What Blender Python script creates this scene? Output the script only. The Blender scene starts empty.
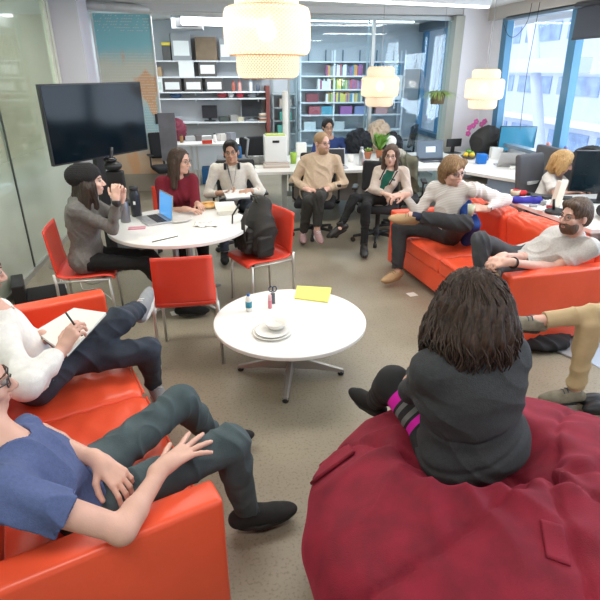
import bpy, bmesh, math, random
import numpy as np
from math import sin, cos, pi, radians, sqrt, atan2
from mathutils import Vector, Matrix
V = Vector
C = bpy.context.scene.collection
SC = bpy.context.scene
random.seed(7)
# ---------------------------------------------------------------- camera, world, light, exposure
FOC, PITCH, CAMH, YAW = 510.0, radians(24.3), 1.95, radians(7.8)
cam_d = bpy.data.cameras.new('camera'); cam = bpy.data.objects.new('camera', cam_d); C.objects.link(cam)
cam.location = (0, 0, CAMH); cam.rotation_euler = (pi/2-PITCH, 0, -YAW)
cam_d.sensor_width = 36; cam_d.lens = FOC/600*36; cam_d.clip_start = .02; cam_d.clip_end = 200
SC.camera = cam
SC.view_settings.view_transform = 'Standard'; SC.view_settings.look = 'None'
SC.view_settings.gamma = 1; SC.view_settings.use_curve_mapping = False
SC.view_settings.exposure = 0.2
w = bpy.data.worlds.new('sky'); SC.world = w; w.use_nodes = True
bg = w.node_tree.nodes['Background']; bg.inputs[0].default_value = (.80, .88, 1, 1); bg.inputs[1].default_value = 2.3
def area(name, loc, rot, sx, sy, power, col=(1, 1, 1)):
    l = bpy.data.lights.new(name, 'AREA'); l.shape = 'RECTANGLE'; l.size = sx; l.size_y = sy; l.energy = power; l.color = col
    o = bpy.data.objects.new(name, l); C.objects.link(o); o.location = loc; o.rotation_euler = rot
    return o
# daylight pouring in through the two big windows on the right
area('window_daylight', (4.6, 4.3, 1.8), (0, radians(100), 0), 1.7, 6.0, 150, (.86, .93, 1))
# soft fill for the lounge: area lights added just under the ceiling
for i, (x, y) in enumerate([(-.6, 6.2), (2.4, 6.2), (-.8, 3.4), (1.2, 3.4), (3.2, 3.6), (-.4, .4), (2.2, .4)]):
    area('ceiling_fill_light', (x, y, 2.74), (0, 0, 0), 1.5, .5, 25, (1, .965, .91))
area('back_office_light', (1.4, 9.8, 2.72), (0, 0, 0), 4.0, .5, 110, (.84, .93, 1))
area('shelf_light', (-.6, 9.6, 2.72), (0, 0, 0), 2.0, .5, 45, (.92, .96, 1))
area('corridor_light', (-3.4, 4.5, 2.72), (0, 0, 0), .6, 6.0, 75, (.95, 1, .93))
# ---------------------------------------------------------------- placing: a picture point at a known depth, height or side
def ray(px, py):
    u = (px-300)/FOC; v = (py-300)/FOC
    y = cos(PITCH)-v*sin(PITCH); z = -sin(PITCH)-v*cos(PITCH)
    return V((u*cos(YAW)+y*sin(YAW), -u*sin(YAW)+y*cos(YAW), z))
O0 = V((0, 0, CAMH))
def az(px, py, z): r = ray(px, py); return O0+r*((z-CAMH)/r.z)
def ay(px, py, Y): r = ray(px, py); return O0+r*(Y/r.y)
def ax(px, py, X): r = ray(px, py); return O0+r*(X/r.x)
def reach(par, px, py, L, near=True):
    d = ray(px, py).normalized(); oc = O0-par
    b = oc.dot(d); c = oc.length_squared-L*L; D = b*b-c
    if D < 0:
        p = O0+d*(-b); return par+(p-par).normalized()*L
    s = sqrt(D); return O0+d*((-b-s) if near else (-b+s))
# ---------------------------------------------------------------- materials
MATS = {}
def mat(name, col, rough=.6, metal=0, noise=0, nscale=8, bump=0, bscale=60, emit=None, estr=1, trans=0, spec=None, col2=None, sheen=0, alpha=None, stretch=None, coat=0):
    if name in MATS: return MATS[name]
    m = bpy.data.materials.new(name); m.use_nodes = True; nt = m.node_tree; b = nt.nodes['Principled BSDF']
    b.inputs['Base Color'].default_value = (*col, 1); b.inputs['Roughness'].default_value = rough; b.inputs['Metallic'].default_value = metal
    if trans: b.inputs['Transmission Weight'].default_value = trans
    if spec is not None: b.inputs['Specular IOR Level'].default_value = spec
    if sheen: b.inputs['Sheen Weight'].default_value = sheen; b.inputs['Sheen Roughness'].default_value = .4
    if coat: b.inputs['Coat Weight'].default_value = coat
    if alpha is not None: b.inputs['Alpha'].default_value = alpha
    if emit: b.inputs['Emission Color'].default_value = (*emit, 1); b.inputs['Emission Strength'].default_value = estr
    tc = nt.nodes.new('ShaderNodeTexCoord'); src = tc.outputs['Object']
    if stretch:
        mp = nt.nodes.new('ShaderNodeMapping'); mp.inputs['Scale'].default_value = stretch; nt.links.new(src, mp.inputs[0]); src = mp.outputs[0]
    if noise or col2:
        n = nt.nodes.new('ShaderNodeTexNoise'); n.inputs['Scale'].default_value = nscale; n.inputs['Detail'].default_value = 6
        nt.links.new(src, n.inputs['Vector'])
        r = nt.nodes.new('ShaderNodeValToRGB'); r.color_ramp.elements[0].position = .3; r.color_ramp.elements[1].position = .7
        c2 = col2 or tuple(max(0, min(1, c*(1+noise))) for c in col); c1 = col if col2 else tuple(c*(1-noise) for c in col)
        r.color_ramp.elements[0].color = (*c1, 1); r.color_ramp.elements[1].color = (*c2, 1)
        nt.links.new(n.outputs[0], r.inputs[0]); nt.links.new(r.outputs[0], b.inputs['Base Color'])
    if bump:
        n = nt.nodes.new('ShaderNodeTexNoise'); n.inputs['Scale'].default_value = bscale; n.inputs['Detail'].default_value = 4
        nt.links.new(src, n.inputs['Vector'])
        bp = nt.nodes.new('ShaderNodeBump'); bp.inputs['Strength'].default_value = bump; bp.inputs['Distance'].default_value = .01
        nt.links.new(n.outputs[0], bp.inputs['Height']); nt.links.new(bp.outputs[0], b.inputs['Normal'])
    MATS[name] = m; return m
def glassmat(name, tint, a, rough=.02):
    m = bpy.data.materials.new(name); m.use_nodes = True; nt = m.node_tree; nt.nodes.clear()
    o = nt.nodes.new('ShaderNodeOutputMaterial'); mx = nt.nodes.new('ShaderNodeMixShader'); t = nt.nodes.new('ShaderNodeBsdfTransparent'); g = nt.nodes.new('ShaderNodeBsdfGlossy')
    t.inputs[0].default_value = (*tint, 1); g.inputs['Roughness'].default_value = rough; mx.inputs[0].default_value = a
    nt.links.new(t.outputs[0], mx.inputs[1]); nt.links.new(g.outputs[0], mx.inputs[2]); nt.links.new(mx.outputs[0], o.inputs[0])
    MATS[name] = m; return m
# ---------------------------------------------------------------- mesh building
class MB:
    def __init__(s): s.v = []; s.f = []; s.m = []; s.sm = []
    def add(s, vs, fs, mi=0, smooth=False):
        b = len(s.v); s.v += [tuple(x) for x in vs]; s.f += [tuple(b+i for i in f) for f in fs]; s.m += [mi]*len(fs); s.sm += [smooth]*len(fs); return s
    def box(s, c, d, rz=0, mi=0, M=None, bev=0):
        R = M if M is not None else Matrix.Rotation(rz, 3, 'Z'); c = V(c); hx, hy, hz = d[0]/2, d[1]/2, d[2]/2
        if bev > 0:
            bm = bmesh.new(); bmesh.ops.create_cube(bm, size=1)
            for v in bm.verts: v.co = V((v.co.x*d[0], v.co.y*d[1], v.co.z*d[2]))
            bmesh.ops.bevel(bm, geom=bm.edges[:], offset=min(bev, min(d)*.49), segments=3, affect='EDGES', profile=.6)
            bm.verts.index_update(); s.add([c+R@v.co for v in bm.verts], [[v.index for v in f.verts] for f in bm.faces], mi, True); bm.free(); return s
        vs = [c+R@V((x*hx, y*hy, z*hz)) for x in (-1, 1) for y in (-1, 1) for z in (-1, 1)]
        return s.add(vs, [(0, 1, 3, 2), (4, 6, 7, 5), (0, 4, 5, 1), (2, 3, 7, 6), (0, 2, 6, 4), (1, 5, 7, 3)], mi)
    def tube(s, pts, r, n=10, mi=0, flat=None, closed=False):
        pts = [V(p) for p in pts]; N = len(pts); rs = r if isinstance(r, (list, tuple)) else [r]*N
        vs = []; prev = None
        for i, p in enumerate(pts):
            a = pts[(i-1) % N] if (i > 0 or closed) else p; b = pts[(i+1) % N] if (i < N-1 or closed) else p
            t = (b-a); t = t.normalized() if t.length > 1e-9 else V((0, 0, 1))
            if prev is None: up = V((0, 0, 1)) if abs(t.z) < .9 else V((1, 0, 0)); x = t.cross(up).normalized()
            else: x = (prev-t*prev.dot(t)); x = x.normalized() if x.length > 1e-6 else t.orthogonal().normalized()
            prev = x; y = t.cross(x)
            fx, fy = flat or (1, 1)
            for k in range(n):
                an = 2*pi*k/n; vs.append(p+x*cos(an)*rs[i]*fx+y*sin(an)*rs[i]*fy)
        fs = []
        for i in range(N if closed else N-1):
            j = (i+1) % N
            for k in range(n): fs.append((i*n+k, i*n+(k+1) % n, j*n+(k+1) % n, j*n+k))
        if not closed: fs += [tuple(reversed(range(n))), tuple((N-1)*n+k for k in range(n))]
        return s.add(vs, fs, mi, True)
    def lathe(s, prof, c=(0, 0, 0), n=32, mi=0, M=None, smooth=True):
        c = V(c); vs = []; R = M or Matrix.Identity(3)
        for (r, z) in prof:
            for k in range(n): a = 2*pi*k/n; vs.append(c+R@V((r*cos(a), r*sin(a), z)))
        fs = []
        for i in range(len(prof)-1):
            for k in range(n): fs.append((i*n+k, i*n+(k+1) % n, (i+1)*n+(k+1) % n, (i+1)*n+k))
        if prof[0][0] > 1e-5: fs.append(tuple(reversed(range(n))))
        if prof[-1][0] > 1e-5: fs.append(tuple((len(prof)-1)*n+k for k in range(n)))
        return s.add(vs, fs, mi, smooth)
    def disc(s, c, r, t, n=64, mi=0, bev=.004):
        return s.lathe([(r-bev, 0), (r, bev), (r, t-bev), (r-bev, t)], c, n, mi, smooth=False)
    def prism(s, poly, z0, z1, mi=0, M=None, c=(0, 0, 0)):
        n = len(poly); R = M or Matrix.Identity(3); c = V(c)
        vs = [c+R@V((x, y, z0)) for x, y in poly]+[c+R@V((x, y, z1)) for x, y in poly]
        return s.add(vs, [tuple(reversed(range(n))), tuple(range(n, 2*n))]+[(i, (i+1) % n, n+(i+1) % n, n+i) for i in range(n)], mi)
    def blob(s, c, r, n=12, mi=0, M=None, jit=0):
        c = V(c); R = M or Matrix.Identity(3); r = r if hasattr(r, '__len__') else (r, r, r); vs = []; fs = []
        for i in range(n+1):
            th = pi*i/n
            for k in range(2*n):
                a = pi*k/n; q = 1+jit*sin(3*a+i)*sin(2*th+k*.7)
                vs.append(c+R@V((r[0]*sin(th)*cos(a)*q, r[1]*sin(th)*sin(a)*q, -r[2]*cos(th)*q)))
        for i in range(n):
            for k in range(2*n): fs.append((i*2*n+k, i*2*n+(k+1) % (2*n), (i+1)*2*n+(k+1) % (2*n), (i+1)*2*n+k))
        return s.add(vs, fs, mi, True)
    def build(s, name, mats, parent=None, loc=None, rz=0, bevel=0, thick=0, sub=0):
        me = bpy.data.meshes.new(name); me.from_pydata(s.v, [], s.f)
        for m in (mats if isinstance(mats, (list, tuple)) else [mats]): me.materials.append(m)
        me.polygons.foreach_set('material_index', s.m); me.polygons.foreach_set('use_smooth', s.sm)
        me.validate(); me.update()
        o = bpy.data.objects.new(name, me); C.objects.link(o)
        if parent: o.parent = parent
        if loc is not None: o.location = loc
        if rz: o.rotation_euler.z = rz
        if thick: md = o.modifiers.new('thickness', 'SOLIDIFY'); md.thickness = thick; md.offset = 0
        if bevel: md = o.modifiers.new('bevel', 'BEVEL'); md.width = bevel; md.segments = 2; md.limit_method = 'ANGLE'
        if sub: md = o.modifiers.new('sub', 'SUBSURF'); md.levels = sub; md.render_levels = sub
        return o
def thing(name, label, cat, loc=(0, 0, 0), rz=0, group=None):
    o = bpy.data.objects.new(name, None); C.objects.link(o); o.empty_display_size = .1
    o.location = loc; o.rotation_euler.z = rz; o['label'] = label; o['category'] = cat
    if group: o['group'] = group
    return o
def tag(o, label, cat, group=None, kind=None):
    o['label'] = label; o['category'] = cat
    if group: o['group'] = group
    if kind: o['kind'] = kind
    return o
def struct(o): o['kind'] = 'structure'; return o
def dup(root, loc=None, rz=None, label=None, group=None):
    r = root.copy(); C.objects.link(r)
    if loc is not None: r.location = loc
    if rz is not None: r.rotation_euler.z = rz
    if label: r['label'] = label
    if group: r['group'] = group
    for ch in list(root.children):
        c = ch.copy(); C.objects.link(c); c.parent = r
        for g in ch.children: d = g.copy(); C.objects.link(d); d.parent = c
    return r
def boxo(name, c, d, m, rz=0, parent=None, bevel=0): return MB().box(c, d, rz).build(name, m, parent, bevel=bevel)
def settle(root):                                       # give an Empty made at the world origin its base point, parts keep their place
    return root
# ---------------------------------------------------------------- rounded solids: smooth unions of tapered limbs, meshed by surface nets
class Sdf:
    def __init__(s, h=.007): s.p = []; s.h = h
    def cap(s, a, b, ra, rb=None, k=.02, sub=False, flat=False): s.p.append(('c', V(a), V(b), ra, ra if rb is None else rb, k, sub, flat)); return s
    def ell(s, c, r, R=None, k=.02, sub=False): s.p.append(('e', V(c), r, R or Matrix.Identity(3), None, k, sub, 0)); return s
    def rbox(s, c, d, R=None, r=.02, k=.01, sub=False): s.p.append(('b', V(c), d, R or Matrix.Identity(3), r, k, sub, 0)); return s
    def cut(s, c, n): s.p.append(('p', V(c), V(n).normalized(), 0, 0, 0, True, 0)); return s
    def mesh(s, disp=None, name='m'):
        lo = np.full(3, 1e9); hi = -lo; bb = []
        for q in s.p:
            if q[0] == 'c':
                R = max(q[3], q[4]); pts = np.array([q[1], q[2]]); l = pts.min(0)-R; u = pts.max(0)+R
            elif q[0] == 'p': bb.append(None); continue
            else:
                if q[0] == 'e': R = max(q[2])
                else: R = sqrt(sum(x*x for x in q[2]))/2+q[4]
                l = np.array(q[1])-R; u = np.array(q[1])+R
            bb.append((l, u))
            if not q[6]: lo = np.minimum(lo, l); hi = np.maximum(hi, u)
        h = s.h; lo = lo-4*h; n = np.ceil((hi+4*h-lo)/h).astype(int)+1
        F = np.full(n, .15, np.float32); X = [lo[i]+h*np.arange(n[i]) for i in range(3)]
        for q, b in zip(s.p, bb):
            if b is None:
                D = (X[0]-q[1][0])[:, None, None]*q[2][0]+(X[1]-q[1][1])[None, :, None]*q[2][1]+(X[2]-q[1][2])[None, None, :]*q[2][2]
                F = np.maximum(F, D.astype(np.float32)); continue
            mg = q[5]+2.5*h
            i0 = np.clip(np.floor((b[0]-mg-lo)/h).astype(int), 0, n); i1 = np.clip(np.ceil((b[1]+mg-lo)/h).astype(int)+1, 0, n)
            if (i1 <= i0).any(): continue
            x, y, z = (X[j][i0[j]:i1[j]].astype(np.float32) for j in range(3))
            x = x[:, None, None]; y = y[None, :, None]; z = z[None, None, :]
            if q[0] == 'c':
                a = q[1]; ab = q[2]-q[1]; L2 = max(ab.length_squared, 1e-10)
                px, py, pz = x-a.x, y-a.y, z-a.z
                t0 = (px*ab.x+py*ab.y+pz*ab.z)/L2; t = np.clip(t0, 0, 1)
                d = np.sqrt((px-t*ab.x)**2+(py-t*ab.y)**2+(pz-t*ab.z)**2)-(q[3]+t*(q[4]-q[3]))
                if q[7]: d = np.maximum(d, (t0-1)*sqrt(L2))
            else:
                Rm = q[3].transposed(); c = q[1]
                px, py, pz = x-c.x, y-c.y, z-c.z
                l = [px*Rm[i][0]+py*Rm[i][1]+pz*Rm[i][2] for i in range(3)]
                if q[0] == 'e':
                    r = q[2]; k0 = np.sqrt(sum((l[i]/r[i])**2 for i in range(3))); k1 = np.sqrt(sum((l[i]/r[i]**2)**2 for i in range(3)))
                    d = k0*(k0-1)/np.maximum(k1, 1e-6)
                else:
                    r = q[4]; e = [np.abs(l[i])-(q[2][i]/2-r) for i in range(3)]
                    d = np.sqrt(sum(np.maximum(v, 0)**2 for v in e))+np.minimum(np.maximum(np.maximum(e[0], e[1]), e[2]), 0)-r
            sl = tuple(slice(i0[j], i1[j]) for j in range(3)); A = F[sl]; k = max(q[5], 1e-4)
            if q[6]:
                hh = np.clip(.5-.5*(-d-A)/k*-1, 0, 1); B = -d; hh = np.clip(.5+.5*(A-B)/k, 0, 1); F[sl] = B*(1-hh)+A*hh+k*hh*(1-hh)
            else:
                hh = np.clip(.5+.5*(A-d)/k, 0, 1); F[sl] = A*(1-hh)+d*hh-k*hh*(1-hh)
        S = F < 0
        # surface nets
        cs = [S[i:n[0]-1+i, j:n[1]-1+j, k:n[2]-1+k] for i in (0, 1) for j in (0, 1) for k in (0, 1)]
        cnt = sum(c.astype(np.int8) for c in cs); act = (cnt > 0) & (cnt < 8)
        idx = np.argwhere(act); ids = np.full(act.shape, -1, np.int32); ids[act] = np.arange(len(idx))
        acc = np.zeros((len(idx), 3)); num = np.zeros(len(idx))
        offs = [(i, j, k) for i in (0, 1) for j in (0, 1) for k in (0, 1)]
        for a in range(8):
            for b in range(a+1, 8):
                oa, ob = offs[a], offs[b]
                if sum(abs(oa[t]-ob[t]) for t in range(3)) != 1: continue
                fa = F[idx[:, 0]+oa[0], idx[:, 1]+oa[1], idx[:, 2]+oa[2]]; fb = F[idx[:, 0]+ob[0], idx[:, 1]+ob[1], idx[:, 2]+ob[2]]
                mk = (fa < 0) != (fb < 0); t = np.where(mk, fa/np.where(mk, fa-fb, 1), 0)
                for dm in range(3): acc[:, dm] += mk*(oa[dm]+t*(ob[dm]-oa[dm]))
                num += mk
        P = lo+h*(idx+acc/np.maximum(num, 1)[:, None])
        quads = []
        for ax_ in range(3):
            sl0 = [slice(1, n[i]-1) for i in range(3)]; sl1 = list(sl0); sl0[ax_] = slice(0, n[ax_]-1); sl1[ax_] = slice(1, n[ax_])
            A = S[tuple(sl0)]; B = S[tuple(sl1)]; e = np.argwhere(A != B)
            if len(e) == 0: continue
            ins = A[e[:, 0], e[:, 1], e[:, 2]]
            e = e+np.array([0 if i == ax_ else 1 for i in range(3)]); o1, o2 = [(1, 2), (2, 0), (0, 1)][ax_]
            def cell(d1, d2): q = e.copy(); q[:, o1] -= d1; q[:, o2] -= d2; return ids[q[:, 0], q[:, 1], q[:, 2]]
            Q = np.stack([cell(1, 1), cell(0, 1), cell(0, 0), cell(1, 0)], 1); Q[~ins] = Q[~ins][:, ::-1]; quads.append(Q)
        Q = np.concatenate(quads); Q = Q[(Q >= 0).all(1)]
        if disp is not None:
            N = np.zeros_like(P); nn = np.cross(P[Q[:, 2]]-P[Q[:, 0]], P[Q[:, 3]]-P[Q[:, 1]])
            for k in range(4): np.add.at(N, Q[:, k], nn)
            N /= np.maximum(np.linalg.norm(N, axis=1), 1e-9)[:, None]
            P = P+N*disp(P)[:, None]
        return P, Q
    def build(s, name, m, parent=None, disp=None, matfn=None):
        P, Q = s.mesh(disp)
        me = bpy.data.meshes.new(name); me.vertices.add(len(P)); me.vertices.foreach_set('co', P.astype(np.float32).ravel())
        me.loops.add(len(Q)*4); me.loops.foreach_set('vertex_index', Q.astype(np.int32).ravel())
        me.polygons.add(len(Q)); me.polygons.foreach_set('loop_start', np.arange(0, len(Q)*4, 4, dtype=np.int32))
        try: me.polygons.foreach_set('loop_total', np.full(len(Q), 4, np.int32))
        except Exception: pass
        me.polygons.foreach_set('use_smooth', np.ones(len(Q), bool))
        for q in (m if isinstance(m, (list, tuple)) else [m]): me.materials.append(q)
        if matfn is not None: me.polygons.foreach_set('material_index', matfn(P[Q].mean(1)).astype(np.int32))
        me.update(); me.validate()
        o = bpy.data.objects.new(name, me); C.objects.link(o)
        if parent: o.parent = parent
        return o
def folds(amp=.004, f=28, seed=0, dirn=(1, .3, .6)):
    d = np.array(dirn)/np.linalg.norm(dirn); r = np.random.RandomState(seed); W = r.randn(3, 3)*1.0
    def fn(P):
        q = P @ W.T*7+seed
        wv = np.sin(q[:, 0])+.6*np.sin(1.7*q[:, 1]+q[:, 0])+.5*np.sin(2.3*q[:, 2])
        a = np.sin(f*(P @ d)+2.2*wv); b = np.sin(f*.55*(P @ np.roll(d, 1))+1.6*wv+1)
        c = np.sin(f*2.1*(P @ np.roll(d, 2))+3.1*wv+2)*np.sin(f*.9*(P @ d)+wv)
        return amp*(1-2*np.abs(a)**.8)*.75+amp*.5*b+amp*.4*c
    return fn
# ---------------------------------------------------------------- people
def frame(f, u):
    f = V(f).normalized(); u = V(u); s = u.cross(f).normalized(); u = f.cross(s).normalized()   # s = the person's left
    return f, u, s
def RM(s, f, u): return Matrix((s, f, u)).transposed()
def hand(S, w, d, n, thumb, curl=.5, spread=.12, sc=1.0, tcurl=.3, bends=None):
    """palm and five fingers: w wrist, d towards the fingertips, n out of the palm, thumb = direction of the thumb side"""
    w = V(w); d = V(d).normalized(); n = V(n); n = (n-d*n.dot(d)).normalized(); t = V(thumb); t = (t-d*t.dot(d)-n*t.dot(n)).normalized()
    k = .008*sc
    kn = []
    for i, (o, L) in enumerate([(.030, .092), (.010, .095), (-.011, .090), (-.031, .080)]):
        p = w+(t*o+d*L)*sc; kn.append(p); S.cap(w+t*o*.55*sc+d*.01*sc, p, .0135*sc, .0105*sc, .016*sc)
    S.cap(w-d*.03*sc, w+d*.02*sc, .024*sc, .024*sc, .02)
    tips = []
    for i, (p, Ls) in enumerate(zip(kn, [(.040, .024, .019), (.044, .028, .020), (.040, .026, .019), (.031, .019, .017)])):
        cu = bends[i] if bends else curl*(1+.12*i)
        a = (1.5-i)*spread; dd = (d*cos(a)+t*sin(a)).normalized(); an = 0; q = p; r = (.0096, .0088, .0080, .0070)
        for j, l in enumerate(Ls):
            an += cu*(.75, 1.0, .7)[j]; v = dd*cos(an)+n*sin(an); q2 = q+v*l*sc
            S.cap(q, q2, r[j]*sc*(1 if i < 3 else .88), r[j+1]*sc*(1 if i < 3 else .88), k*.45); q = q2
        tips.append((q, v))
    b = w+(t*.022+d*.018+n*.006)*sc; v = (t*.75+d*.65+n*.25).normalized(); m1 = b+v*.040*sc
    v2 = (t*(.5-tcurl*.5)+d*.85+n*(.15+tcurl)).normalized(); m2 = m1+v2*.032*sc; v3 = (t*(.3-tcurl*.6)+d*.9+n*(.15+tcurl*1.2)).normalized(); m3 = m2+v3*.026*sc
    S.cap(b, m1, .015*sc, .0115*sc, .012*sc); S.cap(m1, m2, .0112*sc, .0098*sc, k*.5); S.cap(m2, m3, .0098*sc, .0085*sc, k*.5)
    tips.append((m3, v3)); return tips
SKIN = {}
def skin(n, c, nz=.06):
    if n not in SKIN: SKIN[n] = mat('skin_'+n, c, .5, noise=nz, nscale=18, bump=.08, bscale=180)
    return SKIN[n]
def cloth(n, c, rough=.9, nz=.08, ns=30, b=.25, bs=220, c2=None): return mat('cloth_'+n, c, rough, noise=nz, nscale=ns, bump=b, bscale=bs, col2=c2)
class Person:
    """joints in metres; built as one continuous body mesh, with hair, clothes and shoes as its children"""
    def __init__(s, label, skinm, h=.006, sc=1.0):
        s.root = thing('person', label, 'person'); s.sk = skinm; s.h = h; s.sc = sc; s.B = Sdf(h); s.later = []
    def head(s, c, f, u=(0, 0, 1), neck=None, size=1.0, fat=1.0, fem=False):
        s.hc = V(c); s.hf, s.hu, s.hs = frame(f, u); s.hz = size; H = s.HP; B = s.B; z = size; R = s.HR = RM(s.hs, s.hf, s.hu)
        B.ell(H(0, -.012, .035), (.074*z*fat, .094*z, .083*z), R, .02)
        B.ell(H(0, .022, -.035), (.060*z*fat, .066*z, .078*z), R, .03)
        B.cap(H(-.032, .02, -.085), H(.032, .02, -.085), .024*z*fat, k=.03); B.cap(H(0, .062, -.094), H(0, .058, -.09), .019*z, k=.02)
        B.cap(H(-.034, .074, .022), H(.034, .074, .022), .010*z, k=.015)
        for q in (-1, 1):
            B.ell(H(q*.031, .097, .004), (.016*z, .012*z, .010*z), R, .010, sub=True)
            B.ell(H(q*.044, .060, -.028), (.019*z, .02*z, .018*z), R, .02)
            B.ell(H(q*.077*fat, -.012, -.010), (.009*z, .019*z, .031*z), R, .006)
        B.cap(H(0, .086, .006), H(0, .107, -.032), .0075*z, .0125*z, .008); B.cap(H(-.012, .095, -.037), H(.012, .095, -.037), .009*z, k=.006)
        B.cap(H(-.017, .080, -.062), H(.017, .080, -.062), .008*z, k=.007); B.cap(H(-.013, .079, -.073), H(.013, .079, -.073), .0075*z, k=.006)
        nk = V(neck); s.nk = nk; B.cap(H(0, -.025, -.06), nk, .055*z*(.88 if fem else 1), .060*(.88 if fem else 1), .03)
        L = MB()
        for q in (-1, 1):
            e = MB(); br = MB()
            c0 = H(q*.031, .079, .004); e.blob(c0, .0115*z, 8, 0, R)
            e.blob(c0+s.hf*.0058*z, .0072*z, 6, 1, R)
            br.tube([H(q*.014, .090, .0215), H(q*.030, .088, .027), H(q*.048, .072, .023)], [.0028*z, .0035*z, .002*z], 6)
            s.later += [(e, 'eye', [mat('eye_white', (.34, .29, .27), .3), mat('iris_dark', (.03, .02, .015), .2)]), (br, 'eyebrow', None)]
        L.tube([H(-.023, .078, -.067), H(-.008, .089, -.0635), H(.008, .089, -.0635), H(.023, .078, -.067)], [.002, .0045, .0045, .002], 6)
        L.tube([H(-.019, .078, -.069), H(0, .0885, -.0735), H(.019, .078, -.069)], [.002, .0055, .002], 6)
        s.later += [(L, 'lips', mat('lips', (.50, .20, .17), .45))]
    def HP(s, x, y, z): return s.hc+(s.hs*x+s.hf*y+s.hu*z)*s.hz
    def torso(s, pel, chest, shL, shR, hipL, hipR, w=1.0, bust=0, belly=0, cols=None):
        """pel, chest centres; shoulders; hips. returns the list of solids so a shirt can be grown over them"""
        pel, chest, shL, shR, hipL, hipR = map(V, (pel, chest, shL, shR, hipL, hipR))
        s.pel, s.chest, s.shL, s.shR, s.hipL, s.hipR = pel, chest, shL, shR, hipL, hipR
        up = (chest-pel).normalized(); sd = (shL-shR).normalized(); fw = sd.cross(up).normalized(); s.tf, s.tu, s.ts = fw, up, (up.cross(fw)).normalized()
        R = RM(s.ts, fw, up); s.TR = R; mid = (pel+chest)/2
        T = [('e', chest-up*.05, (.150*w, .105*w, .17), R, .06), ('e', mid-up*.02+fw*.01, (.128*w, .092*w, .16), R, .06),
             ('e', pel+up*.02, (.158*w, .108*w, .13), R, .06), ('c', shL-s.ts*.02, shR+s.ts*.02, .056*w, .056*w, .06),
             ('c', hipL, hipR, .088*w, .088*w, .05), ('c', (shL+shR)/2-up*.02, s.nk, .07, .055, .05)]
        if bust:
            for q in (-1, 1): T.append(('e', chest-up*.07+fw*.085*w+s.ts*q*.065, (.055*bust, .05*bust, .055*bust), R, .05))
        if belly: T.append(('e', mid-up*.06+fw*.05, (.12*w, .09*belly, .13), R, .06))
        s.T = T
        for t in T:
            if t[0] == 'e': s.B.ell(t[1], tuple(x-.014 for x in t[2]), t[3], t[4])
            else: s.B.cap(t[1], t[2], t[3]-.014, t[4]-.014, t[5])
    def arm(s, sh, el, wr, w=1.0):
        sh, el, wr = V(sh), V(el), V(wr); s.B.cap(sh, el, .046*w, .037*w, .03); s.B.cap(el, wr, .038*w, .024*w, .02)
        m = el+(wr-el)*.28; s.B.cap(el, m, .036*w, .038*w, .02)
    def leg(s, hip, kn, an, w=1.0):
        hip, kn, an = V(hip), V(kn), V(an); s.B.cap(hip, kn, .070*w, .046*w, .03); s.B.cap(kn, an, .046*w, .032*w, .03)
        d = (an-kn).normalized(); s.B.cap(an-d*.03, an+d*.03, .030, .034, .02)
    def hand(s, wr, d, n, th, **k): k.setdefault('sc', s.sc); s.tips = hand(s.B, wr, d, n, th, **k); return s.tips
    def foot(s, an, toe, m, sole, name='shoe', L=.27, upn=(0, 0, 1), w=1.0, lace=None, soleth=.022, high=0):
        """shoe: ankle joint, toe direction, sole-to-top direction"""
        an = V(an); t = V(toe).normalized(); u = V(upn); u = (u-t*u.dot(t)).normalized(); sd = u.cross(t)
        R = RM(sd, t, u); base = an-u*.075; S = Sdf(min(s.h, .006))
        S.cap(base-t*.045+u*.045, base+t*.03+u*.045, .036*w, .036*w, .03)
        S.ell(base+t*(L*.42)+u*.032, (.046*w, .105, .036), R, .03); S.cap(base+t*.02+u*.062, base+t*.12+u*.042, .037*w, .031*w, .03)
        S.cap(base-t*.01+u*.06, an+u*(.012+high), .038*w, .040*w, .02); S.cut(base+u*.012, -u)
        S.cut(an+u*(.02+high), u)
        o = S.build(name, m, s.root)
        so = MB(); n = 20; pr = []
        for i in range(n):
            a = 2*pi*i/n; x = cos(a); y = sin(a); wid = (.047 if y > 0 else .037)*w*(1-.08*y); pr.append((x*wid*(1.0 if y < .5 else 1.02), y*(.155 if y > 0 else .085)*L/.27+.035*L/.27))
        so.prism(pr, -.002, soleth, M=R, c=base); so.build('sole', sole, o, bevel=.005)
        if lace:
            lc = MB()
            for i in range(4):
                q = base+t*(.05+.022*i)+u*(.098-.010*i); lc.tube([q+sd*.026*w-u*.008, q+u*.003, q-sd*.026*w-u*.008], .003, 6)
            lc.build('lace', lace, o)
        return o
    def shirt(s, m, sleeves, hem=.0, th=.014, name='shirt', disp=None, neckr=.075, k=.05, extra=None, neckcut=True, w=1.0, hemdir=None, loose=1.0, nko=0):
        """sleeves: list of (shoulder, elbow, wrist, fraction, radius scale): fraction 0-1 upper arm, 1-2 forearm"""
        S = Sdf(s.h)
        for t in s.T:
            if t[0] == 'e': S.ell(t[1], tuple(x*loose+th*.4 for x in t[2]), t[3], .05)
            else: S.cap(t[1], t[2], t[3]+th*.5, t[4]+th*.5, .05)
        if extra: extra(S)
        if hem is not None: S.cut(s.pel+s.tu*hem, hemdir or -s.tu)
        for (sh, el, wr, fr, rs) in sleeves:
            sh, el, wr = V(sh), V(el), V(wr)
            if fr <= 1: S.cap(sh, sh+(el-sh)*fr, (.054+th*.4)*rs, (.050+th*.5)*rs, .04, flat=True)
            else:
                S.cap(sh, el, (.053+th*.3)*rs, (.043+th*.3)*rs, .04); S.cap(el, el+(wr-el)*(fr-1), (.043+th*.3)*rs, (.031+th*.3)*rs, .03, flat=True)
        if neckcut:
            nd = (s.hc-s.nk).normalized(); S.cap(s.nk+nd*.02+s.tf*.01+nd*nko, s.nk+nd*.14, neckr*.85, neckr*1.3, .008, sub=True)
        return S.build(name, m, s.root, disp)
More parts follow.
